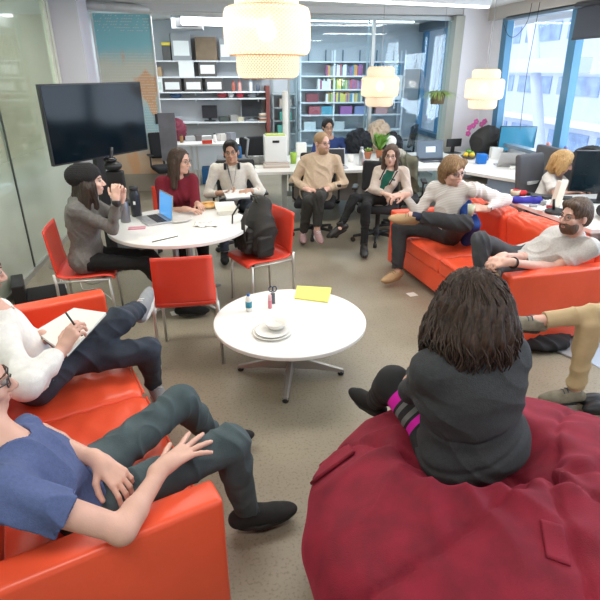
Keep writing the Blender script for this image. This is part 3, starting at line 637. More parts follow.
# ---------------------------------------------------------------- furniture
RED = mat('red_plastic', (.80, .062, .032), .36, noise=.03); CHROME = mat('satin_chrome', (.66, .66, .63), .38, .7); WTOP = mat('white_laminate', (.84, .83, .80), .32, noise=.015)
BLK = mat('black_plastic', (.018, .018, .02), .45); BLKF = mat('black_fabric', (.022, .022, .025), .9, bump=.3, bscale=250); ALU = mat('cast_aluminium', (.45, .45, .43), .4, .8)
def red_chair(lab):
    t = thing('red_chair', lab, 'chair'); w = .205
    pr = [(.225, .425), (.215, .450), (.16, .462), (0, .452), (-.15, .455), (-.195, .475), (-.212, .53), (-.225, .66), (-.242, .84)]
    P = []
    for i in range(len(pr)-1):
        for k in range(6): u = k/6; P.append((pr[i][0]*(1-u)+pr[i+1][0]*u, pr[i][1]*(1-u)+pr[i+1][1]*u))
    P.append(pr[-1])
    for _ in range(6): P = [P[0]]+[tuple((P[i-1][j]+2*P[i][j]+P[i+1][j])/4 for j in (0, 1)) for i in range(1, len(P)-1)]+[P[-1]]
    def shell(P, nm, par):
        vs = []; fs = []; nx = 9
        for (y, z) in P:
            for k in range(nx): u = -1+2*k/(nx-1); e = (.012*u*u if z > .5 else -.006*(1-u*u)); vs.append((u*w*(1-.03*max(0, (z-.5)/.34)), y+(e if z > .5 else 0), z+(0 if z > .5 else e)))
        for i in range(len(P)-1):
            for k in range(nx-1): fs.append((i*nx+k, (i+1)*nx+k, (i+1)*nx+k+1, i*nx+k+1))
        return MB().add(vs, fs, 0, True).build(nm, RED, par, thick=.011)
    j = min(range(len(P)), key=lambda i: abs(P[i][1]-.50)+(P[i][0] > 0)*9)
    shell(P[:j+1], 'seat', t); shell(P[j:], 'backrest', t)
    for s in (-1, 1):
        MB().tube([(s*.205, .20, 0), (s*.200, .185, .43)], .011, 10).build('leg', CHROME, t)
        MB().tube([(s*.225, -.215, 0), (s*.217, -.205, .40), (s*.213, -.212, .50)], .011, 10).build('leg', CHROME, t)
        MB().tube([(s*.205, .185, .425), (s*.212, -.205, .43)], .009, 8).build('seat_rail', CHROME, t)
    return t
rc = red_chair('red chair turned back to camera, empty, at the round table'); rc.location = (-.35, 3.45, 0); rc.rotation_euler.z = radians(2)
dup(rc, (.235, 4.31, 0), radians(115), 'red chair carrying a black backpack, chrome legs')
dup(rc, (-1.20, 4.14, 0), radians(-85), 'red chair under the woman in the black beanie')
dup(rc, (-.60, 5.30, 0), radians(184), 'red chair under the woman in the maroon sweater')
for c in [o for o in C.objects if o.name.startswith('red_chair')]: c['group'] = 'red chairs around the round table'
# coffee table
CT = az(290, 319, .42); CT.z = 0
t = thing('coffee_table', 'low round white coffee table with four-star metal base', 'table', CT)
MB().disc((0, 0, .395), .51, .027, 96).build('tabletop', WTOP, t)
MB().lathe([(.035, .08), (.035, .36), (.16, .375), (.16, .395)], n=24).build('column', ALU, t)
for i in range(4):
    a = radians(-8+90*i-4); d = V((cos(a), sin(a), 0)); s = V((-d.y, d.x, 0))
    vs = []
    for q, r_, z1, z0, wd in [(0, .02, .135, .05, .030), (1, .20, .090, .045, .026), (2, .37, .045, .022, .020)]:
        vs += [d*r_+s*wd+V((0, 0, z0)), d*r_-s*wd+V((0, 0, z0)), d*r_-s*wd*.6+V((0, 0, z1)), d*r_+s*wd*.6+V((0, 0, z1))]
    lg = MB().add(vs, [(0, 1, 5, 4), (1, 2, 6, 5), (2, 3, 7, 6), (3, 0, 4, 7), (4, 5, 9, 8), (5, 6, 10, 9), (6, 7, 11, 10), (7, 4, 8, 11), (8, 9, 10, 11), (3, 2, 1, 0)]).build('leg', ALU, t, bevel=.004)
    MB().lathe([(.018, 0), (.022, .006), (.02, .03), (.01, .034)], d*.355, 14).build('glide', BLK, lg)
# round table
RT = az(180, 224, .73); RT.z = 0
t = thing('round_table', 'round white table on a twin-column metal pedestal', 'table', RT)
MB().disc((0, 0, .70), .60, .03, 96).build('tabletop', WTOP, t)
for q in (-1, 1): MB().tube([(q*.06, -.02, .05), (q*.06, -.02, .70)], .028, 14).build('column', ALU, t)
MB().box((0, 0, .69), (.5, .1, .02)).build('bracket', ALU, t)
for i in range(4): a = radians(45+90*i); MB().tube([(0, 0, .06), (.42*cos(a), .42*sin(a), .02)], [.028, .016], 10, flat=(1, .7)).build('leg', ALU, t)
# sofas
LEA = mat('red_leather', (.88, .105, .042), .34, noise=.04, nscale=5, bump=.08, bscale=30)
def puff(c, d, e=.03, seam=0, seed=0, M=None, wr=1.0, n=26):
    """a cushion: rounded box with a soft crown and light wrinkles"""
    c = V(c); hx, hy, hz = d[0]/2, d[1]/2, d[2]/2; bm = bmesh.new(); bmesh.ops.create_cube(bm, size=2); bmesh.ops.subdivide_edges(bm, edges=bm.edges[:], cuts=n, use_grid_fill=True)
    R = M or Matrix.Identity(3)
    for v in bm.verts:
        x, y, z = v.co; r = .10; p = V((x*hx, y*hy, z*hz)); q = V((max(-hx+e, min(hx-e, p.x)), max(-hy+e, min(hy-e, p.y)), max(-hz+e, min(hz-e, p.z))))
        dd = p-q
        if dd.length > 1e-9: dd = dd.normalized()*e
        p = q+dd; cr = (1-x*x)*(1-y*y)
        p.z += (.16*hz*cr if z > 0 else 0)+wr*.004*sin(11*x+4*sin(5*y+seed)+seed)*(1-abs(z)*.2)*min(1, 3*(1.05-abs(x)))+wr*.003*sin(17*y+6*x*seed)
        v.co = c+R@p
    bm.verts.index_update(); vs = [v.co.copy() for v in bm.verts]; fs = [[v.index for v in f.verts] for f in bm.faces]; bm.free(); m = MB(); m.add(vs, fs, 0, True); return m
def sofa(lab, loc, rz):
    t = thing('sofa', lab, 'sofa', loc, rz); W, D = 2.0, .92; aw = .115
    for s in (-1, 1): MB().box((s*(W/2-aw/2), 0, .335), (aw, D, .565), bev=.022).build('armrest', LEA, t)
    MB().box((0, -.01, .17), (W-2*aw, D-.06, .20), bev=.012).build('base', LEA, t)
    cw = (W-2*aw)/2-.004
    for i, s in enumerate((-1, 1)):
        o = puff((s*cw/2*1.005, .065, .345), (cw, D-.17, .16), .035, seed=i+1).build('seat_cushion', LEA, t)
        b = [(s*cw/2-cw/2+.02, .445, .405), (s*cw/2+cw/2-.02, .445, .405)]; MB().tube(b, .006, 8).build('piping', LEA, o)
        M = Matrix.Rotation(radians(-12), 3, 'X'); puff((s*cw/2*1.005, -.30, .59), (cw, .20, .40), .06, seed=i+3, M=M, wr=1.6).build('back_cushion', LEA, t)
    MB().box((0, -D/2+.05, .40), (W-2*aw+.02, .10, .66), bev=.03).build('backrest', LEA, t)
    for x in (-.9, .9):
        for y in (-.38, .38): MB().tube([(x, y, 0), (x, y, .08)], [.018, .022], 12).build('leg', ALU, t)
    return t
sl = sofa('red leather sofa carrying the man in the blue t-shirt', (-.911, 2.140, 0), radians(-67.7)); sl.scale = (1.07, 1, 1)
sr = dup(sl, (2.245, 4.15, 0), radians(97.8), 'red leather sofa on the window side with blue cushion on it'); sr.scale = (1, 1, 1)
# beanbag
t = thing('beanbag', 'huge maroon velvet beanbag under the woman in charcoal', 'beanbag')
BB = V((1.07, 1.30, 0)); S = Sdf(.013)
S.ell(BB+V((0, 0, .29)), (.87, .84, .34), None, .1); S.ell(BB+V((-.18, -.12, .38)), (.62, .60, .26), None, .12); S.ell(BB+V((.28, -.16, .35)), (.52, .48, .25), None, .1)
S.ell(az(468, 468, .50)+V((.02, .02, .12)), (.30, .23, .17), None, .10, sub=True); S.cut(V((0, 0, 0)), (0, 0, -1))
def bbd(P):
    q = P-np.array(BB); a = np.arctan2(q[:, 1], q[:, 0]); r = np.hypot(q[:, 0], q[:, 1]); z = q[:, 2]
    sm = np.zeros(len(P))
    for a0 in (-2.75, -1.95, -1.1, -.2, .75, 1.7, 2.5):
        dl = np.abs(np.angle(np.exp(1j*(a-a0-.10*np.sin(r*4)))))*r; sm -= .016*np.exp(-(dl/.013)**2)+.010*np.exp(-(dl/.05)**2); sm += .006*np.sin(r*46+3*a)*np.exp(-(dl/.09)**2)
    w = az(468, 468, .5); rr = np.hypot(P[:, 0]-w.x, P[:, 1]-w.y); aa = np.arctan2(P[:, 1]-w.y, P[:, 0]-w.x)
    rad = .012*(1-2*np.abs(np.sin(aa*6.5+1.3*np.sin(rr*9))))*np.exp(-((rr-.36)/.20)**2)
    big = .007*np.sin(5*P[:, 0]+3*np.sin(4*P[:, 1]))*np.sin(6*P[:, 1]+2*z*5)+.004*np.sin(23*z+6*np.sin(3*a))*(z < .35)
    return sm+rad+big
VEL = mat('maroon_velvet', (.215, .007, .024), .85, noise=.25, nscale=10, bump=.25, bscale=240, sheen=.42)
MATS['maroon_velvet'].node_tree.nodes['Principled BSDF'].inputs['Sheen Tint'].default_value = (.8, .08, .16, 1)
S.build('cover', VEL, t, bbd)
bpy.context.view_layer.update()
def surf(ob, x, y, z0=1.5):
    ok, l, n, i = ob.ray_cast(V((x, y, z0)), V((0, 0, -1))); return l, n
bc = t.children[0]
def patch(name, poly, par, off=.006, thick=.006, m=None, n=10):    # a cloth piece lying on the cover
    P = [az(px, py, .45) for px, py in poly]; vs = []; fs = []
    for i in range(n+1):
        for j in range(n+1):
            u, v = i/n, j/n; p = P[0]*(1-u)*(1-v)+P[1]*u*(1-v)+P[2]*u*v+P[3]*(1-u)*v
            ok, l, nn, _ = bc.ray_cast(O0, (p-O0).normalized()); vs.append((l+nn*off) if ok else (vs[-1] if vs else p))
    for i in range(n):
        for j in range(n): a = i*(n+1)+j; fs.append((a, a+1, a+n+2, a+n+1))
    return MB().add(vs, fs, 0, True).build(name, m or VEL, par, thick=thick)
patch('pocket_patch', [(540, 520), (562, 526), (570, 567), (546, 558)], t, off=.004)
patch('handle_strap', [(312, 486), (309, 476), (350, 447), (356, 454)], t, off=.012, thick=.012)
# backpack on the red chair
BPM = cloth('backpack_nylon', (.020, .018, .016), .7, b=.3, bs=160); t = thing('backpack', 'black nylon backpack slumped on the red chair seat', 'backpack', (.22, 4.33, .467), radians(112)); t.scale = (1.22, 1.15, 1.12)
S = Sdf(.007); RL = Matrix.Rotation(radians(12), 3, 'X')
S.ell((0, 0, .20), (.155, .10, .22), RL, .04); S.rbox((0, .0, .14), (.30, .19, .28), RL, .07, .05); S.cut((0, 0, .0), (0, 0, -1)); S.cap((-.02, -.06, .38), (.03, -.05, .39), .05, k=.04)
S.build('main_pack', BPM, t, folds(.006, 40, 3))
S = Sdf(.006); S.rbox((0, .115, .13), (.22, .07, .20), RL, .03, .03); S.build('front_pocket', BPM, t, folds(.004, 50, 5))
for s in (-1, 1):
    S = Sdf(.006); S.rbox((s*.155, .02, .10), (.05, .13, .17), None, .022, .02); S.build('side_pocket', BPM, t, folds(.003, 50, s+4))
    MB().tube([(s*.07, .11, .38), (s*.09, .16, .30), (s*.10, .165, .18), (s*.09, .15, .06)], .012, 8, flat=(1.6, .5)).build('strap', BPM, t)
MB().tube([(-.04, .02, .41), (-.03, .03, .45), (.03, .03, .45), (.04, .02, .41)], .008, 8).build('carry_handle', BPM, t)
MB().tube([(.20, -.05, .05), (.24, -.07, -.1), (.235, -.06, -.30), (.24, -.05, -.45)], .006, 8, flat=(1.8, .5)).build('dangling_strap', BLKF, t)
# television on its stand
tv0, tv1 = V((-1.585, 5.04, 0)), V((-.875, 6.07, 0)); d = (tv1-tv0); L = d.length; nrm = V((d.y, -d.x, 0)).normalized(); tm = (tv0+tv1)/2; rz = atan2(d.y, d.x)
t = thing('television', 'large black flat television on a stand behind beanie woman', 'television', (tm.x, tm.y, 0), rz)
MB().box((0, .03, 1.485), (L, .04, .70)).build('bezel', BLK, t, bevel=.006); MB().box((0, .008, 1.487), (L-.03, .004, .67)).build('screen', mat('dark_tv_glass', (.004, .010, .016), .10, spec=.18, noise=.3, nscale=2), t)
MB().box((0, .12, .9), (.10, .06, 1.7)).build('pole', BLK, t); MB().box((0, .12, .04), (.9, .62, .05)).box((0, .12, .62), (.6, .36, .03)).build('cart_base', BLK, t)
for x in (-.4, .4):
    for y in (-.15, .39): MB().lathe([(.02, -.012), (.03, -.01), (.03, .01), (.02, .012)], (x, y, .03), 12, M=Matrix.Rotation(pi/2, 3, 'X')).build('caster', BLK, t)
t = thing('video_camera', 'black conference camera unit hanging under the television', 'camera'); q = ay(113, 166, 5.28)
MB().blob(q, (.085, .085, .05), 12).build('body', BLK, t); MB().lathe([(.05, 0), (.065, .03), (.05, .05)], q+V((-.02, 0, .03)), 20).build('top_disc', mat('black_gloss', (.01, .01, .012), .15), t); MB().box(q+V((0, .03, -.17)), (.17, .09, .24), bev=.02).build('housing', BLK, t)
MB().tube([q+V((-.02, .03, .03)), q+V((-.01, .1, .16))], .018, 8).build('arm', BLK, t)
# pendant lamps
def lampmat(name, em, e):
    m = bpy.data.materials.new(name); m.use_nodes = True; nt = m.node_tree; nt.nodes.clear(); N = nt.nodes.new; L_ = nt.links.new
    o = N('ShaderNodeOutputMaterial'); tc = N('ShaderNodeTexCoord'); sp = N('ShaderNodeSeparateXYZ'); L_(tc.outputs['Object'], sp.inputs[0]); at = N('ShaderNodeMath'); at.operation = 'ARCTAN2'; L_(sp.outputs[1], at.inputs[0]); L_(sp.outputs[0], at.inputs[1])
    outs = []
    for sg in (1, -1):
        ml = N('ShaderNodeMath'); ml.operation = 'MULTIPLY'; ml.inputs[1].default_value = 60; L_(at.outputs[0], ml.inputs[0]); mz = N('ShaderNodeMath'); mz.operation = 'MULTIPLY_ADD'; mz.inputs[1].default_value = 330*sg; L_(sp.outputs[2], mz.inputs[0]); L_(ml.outputs[0], mz.inputs[2]); sn = N('ShaderNodeMath'); sn.operation = 'SINE'; L_(mz.outputs[0], sn.inputs[0]); outs.append(sn)
    mx = N('ShaderNodeMath'); mx.operation = 'MAXIMUM'; L_(outs[0].outputs[0], mx.inputs[0]); L_(outs[1].outputs[0], mx.inputs[1])
    g = N('ShaderNodeMath'); g.operation = 'GREATER_THAN'; g.inputs[1].default_value = .55; L_(mx.outputs[0], g.inputs[0])
    d = N('ShaderNodeBsdfDiffuse'); d.inputs[0].default_value = (.84, .72, .58, 1); tl = N('ShaderNodeBsdfTranslucent'); tl.inputs[0].default_value = (.96, .80, .62, 1); ms = N('ShaderNodeMixShader'); ms.inputs[0].default_value = .62; L_(d.outputs[0], ms.inputs[1]); L_(tl.outputs[0], ms.inputs[2])
    tr = N('ShaderNodeBsdfTransparent'); tr.inputs[0].default_value = (1, 1, 1, 1); gp = N('ShaderNodeMath'); gp.operation = 'MULTIPLY_ADD'; gp.inputs[1].default_value = .62; gp.inputs[2].default_value = .38; L_(g.outputs[0], gp.inputs[0])
    m2 = N('ShaderNodeMixShader'); L_(gp.outputs[0], m2.inputs[0]); L_(tr.outputs[0], m2.inputs[1]); L_(ms.outputs[0], m2.inputs[2]); L_(m2.outputs[0], o.inputs[0]); MATS[name] = m; return m
WEAVE = lampmat('woven_bamboo', 0, 0); BULB = mat('bulb_glow', (1, .9, .75), .5, emit=(1, .90, .78), estr=14)
def pendant(c, lab, power):
    t = thing('pendant_lamp', lab, 'lamp', c, 0, 'woven bamboo pendant lamps'); r = .255
    def drum(z0, z1, rr, nm):
        b = .035; MB().lathe([(rr-b, z0), (rr-b*.4, z0+.006), (rr, z0+b), (rr, z1-b), (rr-b*.4, z1-.006), (rr-b, z1)], n=64).build(nm, WEAVE, t).data.polygons.foreach_set('use_smooth', [True]*0) if 0 else None
        mb = MB(); prof = [(rr-b, z0), (rr-b*.35, z0+.006), (rr, z0+b), (rr*1.005, (z0+z1)/2), (rr, z1-b), (rr-b*.35, z1-.006), (rr-b, z1)]; n = 64; vs = [(p[0]*cos(2*pi*k/n), p[0]*sin(2*pi*k/n), p[1]) for p in prof for k in range(n)]
        mb.add(vs, [(i*n+k, i*n+(k+1) % n, (i+1)*n+(k+1) % n, (i+1)*n+k) for i in range(len(prof)-1) for k in range(n)], 0, True); o = mb.build(nm, WEAVE, t)
        for zz in (z0, z1): MB().tube([((rr-b)*cos(2*pi*k/32), (rr-b)*sin(2*pi*k/32), zz) for k in range(32)], .005, 6, closed=True).build('rim', mat('bamboo_rim', (.75, .5, .3), .6), o)
    drum(.10, .245, .185, 'upper_shade'); drum(-.125, .125, r, 'middle_shade'); drum(-.25, -.105, .19, 'lower_shade')
    MB().blob((0, 0, .0), .05, 10).build('bulb', BULB, t); MB().tube([(0, 0, .04), (0, 0, .12)], .02, 10).build('socket', WB, t)
    MB().tube([(0, 0, .12), (0, 0, CEIL-c[2])], .004, 6).build('cord', mat('grey_cord', (.35, .35, .36), .6), t)
    for i in range(3): a = 2*pi*i/3; MB().tube([(0, 0, .19), (.18*cos(a), .18*sin(a), .19)], .003, 5).build('wire', ALU, t)
    l = bpy.data.lights.new('bulb_light', 'POINT'); l.energy = power; l.color = (1, .88, .74); l.shadow_soft_size = .06; o = bpy.data.objects.new('bulb_light', l); C.objects.link(o); o.parent = t
pendant((.27, 3.4, 2.155), 'large looking woven bamboo pendant lamp over the coffee table', 7)
pendant((2.11, 7.34, 1.74), 'woven bamboo pendant lamp in front of the glassed-in bookcase', 5)
pendant((3.52, 7.13, 1.71), 'woven bamboo pendant lamp beside the white wall and window', 5)
# ---------------------------------------------------------------- desks
LGL = mat('light_grey_leg', (.58, .60, .60), .45)
t = thing('desk', 'long white worktop behind the seated people, full of laptops', 'desk')
MB().prism([(.30, 6.72), (2.88, 6.72), (2.88, 8.15), (.30, 8.15)], .70, .735).build('worktop', WTOP, t)
for x, y in [(.74, 7.0), (.35, 8.1), (1.9, 7.4), (2.8, 8.1)]: MB().box((x, y, .35), (.07, .07, .70)).build('leg', LGL, t)
MB().box((1.85, 7.42, .42), (1.9, .02, .5)).build('modesty_panel', mat('warm_grey_panel', (.42, .40, .38), .7), t)
t = thing('desk', 'angled white worktop with blue mug and orchid, near window', 'desk')
MB().prism([(2.89, 6.72), (3.52, 5.66), (4.02, 5.92), (4.02, 8.15), (2.89, 8.15)], .70, .735).build('worktop', WTOP, t)
MB().box((3.42, 5.98, .35), (.09, .5, .70), radians(29)).build('leg', mat('blue_grey_leg', (.25, .32, .42), .5), t); MB().box((3.9, 7.9, .35), (.07, .07, .70)).build('leg', LGL, t)
t = thing('drawer_unit', 'beige metal drawer pedestal under the angled worktop', 'drawers', (3.24, 6.45, 0), radians(-60))
MB().box((0, .2, .30), (.42, .5, .60)).build('carcass', mat('beige_metal', (.50, .48, .42), .5), t)
for i in range(3): dr = MB().box((0, -.06, .12+.19*i), (.39, .02, .17)).build('drawer', MATS['beige_metal'], t, bevel=.003); MB().box((0, -.075, .18+.19*i), (.14, .012, .012)).build('handle', BLK, dr)
t = thing('desk', 'white desk behind the window side sofa, cluttered with gadgets', 'desk')
MB().prism([(2.80, 4.98), (2.97, 3.75), (4.05, 3.75), (4.05, 4.98)], .70, .735).build('worktop', WTOP, t)
for x, y in [(2.95, 4.85), (3.9, 4.85), (3.1, 3.9), (3.9, 3.9)]: MB().box((x, y, .35), (.07, .07, .70)).build('leg', LGL, t)
t = thing('desk', 'small white desk under the grey wall shelves', 'desk')
MB().prism([(-1.15, 9.6), (.35, 9.6), (.35, 10.4), (-1.15, 10.4)], .705, .735).build('worktop', WTOP, t)
for x in (-.66, -.56, -.75+.95, .28): MB().box((x, 9.72, .35), (.05, .05, .70)).build('leg', LGL, t)
# office chairs
def office_chair(lab, loc, rz, back='fabric', col=None, seat_z=.47, bh=.52):
    t = thing('office_chair', lab, 'chair', loc, rz, 'office chairs'); m = col or BLKF
    S = Sdf(.012); S.rbox((0, 0, seat_z-.04), (.50, .48, .09), None, .04, .02); S.build('seat', m, t)
    S = Sdf(.012); MR = Matrix.Rotation(radians(10), 3, 'X'); S.rbox((0, -.27, seat_z+.10+bh/2), (.46, .07, bh), MR, .03, .02); S.ell((0, -.16, seat_z+.10+bh/2), (.17, .09, bh*.6), MR, .02, sub=True); S.build('backrest', m, t)
    MB().tube([(0, -.18, seat_z-.09), (0, -.30, seat_z-.02), (0, -.31, seat_z+.2)], .022, 8).build('back_bar', BLK, t)
    MB().lathe([(.05, seat_z-.1), (.03, seat_z-.14), (.025, .12), (.05, .11), (.05, .07), (.02, .06)], n=16).build('column', BLK, t)
    for i in range(5):
        a = 2*pi*i/5+.3; d = V((cos(a), sin(a), 0)); lg = MB().tube([d*.03+V((0, 0, .10)), d*.18+V((0, 0, .085)), d*.30+V((0, 0, .07))], [.026, .02, .015], 8, flat=(1, 1)).build('leg', BLK, t)
        M = Matrix.Rotation(a, 3, 'Z')@Matrix.Rotation(pi/2, 3, 'X'); MB().lathe([(.012, -.022), (.028, -.02), (.028, .02), (.012, .022)], d*.30+V((0, 0, .028)), 14, M=M).build('caster', BLK, lg)
    for s in (-1, 1): MB().tube([(s*.22, -.02, seat_z-.06), (s*.29, -.02, seat_z), (s*.29, -.02, seat_z+.17)], .014, 8).box((s*.29, .0, seat_z+.19), (.07, .24, .03), bev=.012).build('armrest', BLK, t)
    return t
oc = office_chair('dark office chair under the man in the beige hoodie', (1.06, 6.30, 0), radians(165), bh=.42)
dup(oc, (.10, 5.88, 0), radians(185), 'dark office chair under the man in the cream sweater')
oc2 = office_chair('low backed office chair under the woman in cardigan', (1.78, 5.95, 0), radians(162), bh=.36)
dup(oc2, (2.17, 6.34, 0), radians(165), 'office chair buried under the olive green jacket')
gc = office_chair('grey office chair with high back under blonde woman', (3.66, 5.50, 0), radians(202), col=mat('grey_chair_fabric', (.10, .10, .11), .9, bump=.3, bscale=200), bh=.48)
dup(oc, (.30, 8.75, 0), radians(20), 'empty black office chair beyond the white file box')
dup(oc, (-1.0, 9.0, 0), radians(200), 'black office chair beside the painted panel') 
dup(oc, (3.35, 10.1, 0), radians(60), 'dark blue looking chair in the glass room by window')
# ---------------------------------------------------------------- the people
DBG = []
def bones(n, **k): DBG.append((n, {a: round((V(b[0])-V(b[1])).length, 3) for a, b in k.items()}))
LIGHT = skin('light', (.66, .39, .29)); PINK = skin('pink', (.70, .42, .33)); TAN = skin('tan', (.55, .32, .22)); PALE = skin('pale', (.72, .47, .37))
DJEAN = cloth('dark_denim', (.022, .030, .045), c2=(.040, .055, .080), ns=12); BKJ = cloth('black_cotton', (.006, .006, .0065)); CHAR = cloth('charcoal_wool', (.030, .032, .036), ns=50); CHR_TR = cloth('charcoal_trousers', (.032, .033, .037), ns=50)
SOLEW = mat('white_rubber', (.72, .72, .70), .6); SOLEB = mat('black_rubber', (.02, .02, .02), .6); GUM = mat('tan_rubber', (.40, .27, .15), .6)
WOOD_N = None
def mid(a, b, t=.5): return V(a)*(1-t)+V(b)*t
def seat_person(label, sk, hipc, face_dir, shc, lean=(0, 0), hipw=.09, shw=.17, h=.006, sc=1.0):
    """hip centre and shoulder centre; returns Person and the four corners (person's left is 90 deg anticlockwise of the facing)"""
    p = Person(label, sk, h, sc); f = V((face_dir[0], face_dir[1], 0)).normalized(); l = V((-f.y, f.x, 0)); p.f0, p.l0 = f, l
    hipc, shc = V(hipc), V(shc); p.c4 = (shc+l*shw, shc-l*shw, hipc+l*hipw, hipc-l*hipw); p.hc0, p.sc0 = hipc, shc
    return p
# 1 woman in the black beanie, elbows on the round table
def woman_beanie():
    hip = V((-1.19, 4.14, .55)); sc_ = ay(81, 206, 4.12); p = seat_person('woman in black beanie and grey top leaning elbows on round table', PALE, hip, (1, -.05), sc_, shw=.15)
    sL, sR, hL, hR = p.c4; hc = ay(90, 181, 4.10)
    p.head(hc, (1, .05, .02), neck=sc_+V((0, 0, .04)), size=.95, fem=True); p.torso(hip, mid(hip, sc_, .88), sL, sR, hL, hR, w=1.0, bust=1)
    eR = reach(sR, 118, 231, .29); wR = reach(eR, 116, 200, .25); eL = sL+V((.17, -.10, -.20)); wL = mid(wR, wR+V((.03, .07, 0)), 1)
    eL = mid(sL, wL)+V((.06, .03, -.13)); bones('P1', u=(sR, eR), f=(eR, wR), t=(hip, sc_), uL=(sL, eL), fL=(eL, wL))
    for sh, e, w_ in ((sR, eR, wR), (sL, eL, wL)): p.arm(sh, e, w_, .85)
    p.hand(wR, (.1, .05, 1), (0, 1, 0), (-.8, 0, .1), curl=1.0, spread=.05, sc=.88); p.hand(wL, (.15, -.15, 1), (0, -1, .1), (-.8, 0, .1), curl=.9, spread=.05, sc=.88)
    kR, kL = V((-.71, 3.99, .53)), V((-.70, 4.18, .53)); aR, aL = V((-.45, 4.05, .10)), V((-.45, 4.26, .10))
    for hh, k, a in ((hR, kR, aR), (hL, kL, aL)): p.leg(hh, k, a, .9)
    b = p.finish(); G = cloth('grey_marl', (.17, .165, .155), ns=60, nz=.15)
    p.shirt(G, [(sR, eR, wR, 1.88, .95), (sL, eL, wL, 1.88, .95)], hem=-.13, disp=folds(.004, 26, 1), loose=1.14)
    p.trousers(BKJ, [(hR, kR, aR, .95), (hL, kL, aL, .95)], w=.92, disp=folds(.003, 30, 2), bag=.85)
    for a in (aR, aL): p.foot(a, (1, 0, 0), BKJ, SOLEB)
    HM = HAIRM('darkbrown', (.018, .012, .009), (.045, .028, .018)); H = p.HP
    def lk(S):
        S.cap(H(.06, -.05, -.03), H(.05, -.13, -.24), .045, .03, .03); S.cap(H(-.06, -.03, -.03), H(-.07, -.10, -.24), .045, .032, .03); S.cap(H(0, -.08, -.02), H(0, -.15, -.23), .055, .04, .03)
        S.cap(H(-.072, .035, -.02), H(-.085, .03, -.20), .022, .018, .02); S.cap(H(-.085, .0, -.05), H(-.10, -.05, -.26), .03, .018, .02)
    p.hair(HM, 'long', extra=lk, n=30)
    S = Sdf(.006); R = p.HR; S.ell(H(0, -.02, .045), (.089, .110, .098), R, .02); S.ell(H(0, -.095, .045), (.078, .085, .082), R, .05); S.cut(H(0, .02, .018), -p.hu+p.hf*.35)
    S.build('beanie', cloth('black_knit', (.015, .015, .016), b=.6, bs=120), p.root, lambda P: .0015*np.sin(P[:, 2]*500)+.002*np.sin(P[:, 0]*60))
    S = Sdf(.006); S.cap(wR-V((0, 0, .028)), wR-V((0, 0, .018)), .032, k=.005); S.build('bracelet', BLK, p.root)
woman_beanie()
# 2 woman in the maroon sweater
def woman_maroon():
    hip = V((-.52, 5.18, .55)); sc_ = ay(177, 181, 5.08); p = seat_person('woman in maroon sweater with long brown hair and glasses at round table', LIGHT, hip, (.25, -1), sc_, shw=.15)
    sL, sR, hL, hR = p.c4; hc = ay(180, 161, 5.02)
    p.head(hc, (.80, -.42, -.05), (.05, 0, 1), neck=sc_+V((0, 0, .04)), size=.98, fem=True); p.torso(hip, mid(hip, sc_, .88), sL, sR, hL, hR, w=.86, bust=1)
    eL = reach(sL, 196, 205, .26); wL = reach(eL, 190, 208, .10); eR = reach(sR, 163, 212, .27); wR = V(az(186, 209, .775))
    wL = az(198, 204, .775); bones('P2', uL=(sL, eL), fL=(eL, wL), uR=(sR, eR), fR=(eR, wR), t=(hip, sc_))
    p.arm(sR, eR, wR, .85); p.arm(sL, eL, wL, .85); p.hand(wR, (.8, -.3, -.05), (0, 0, -1), (0, 1, 0), curl=.35, sc=.88); p.hand(wL, (.3, -.8, -.05), (0, 0, -1), (-1, 0, 0), curl=.4, sc=.88)
    kR, kL = V((-.50, 4.78, .55)), V((-.30, 4.80, .55)); aR, aL = V((-.50, 4.72, .10)), V((-.28, 4.74, .10))
    for hh, k, a in ((hR, kR, aR), (hL, kL, aL)): p.leg(hh, k, a, .9)
    p.finish(); p.shirt(cloth('maroon_knit', (.16, .006, .018), ns=40), [(sR, eR, wR, 1.35, 1), (sL, eL, wL, 1.35, 1)], hem=-.06, disp=folds(.004, 24, 3))
    p.trousers(BKJ, [(hR, kR, aR, .95), (hL, kL, aL, .95)], w=.92)
    for a in (aR, aL): p.foot(a, (0, -1, 0), BKJ, SOLEB)
    H = p.HP
    def lk(S):
        S.cap(H(-.065, -.02, -.02), H(-.07, -.03, -.24), .038, .03, .03); S.cap(H(.065, -.01, -.02), H(.07, .01, -.25), .036, .026, .03); S.cap(H(0, -.07, -.02), H(0, -.09, -.22), .06, .05, .03); S.cap(H(.070, .035, .03), H(.078, .035, -.19), .015, .012, .02); S.cap(H(-.07, .03, .03), H(-.08, .03, -.16), .015, .012, .02)
    p.hair(HAIRM('darkbrown2', (.030, .016, .010), (.070, .038, .024)), 'long', extra=lk, n=34); p.glasses(dy=0)
woman_maroon()
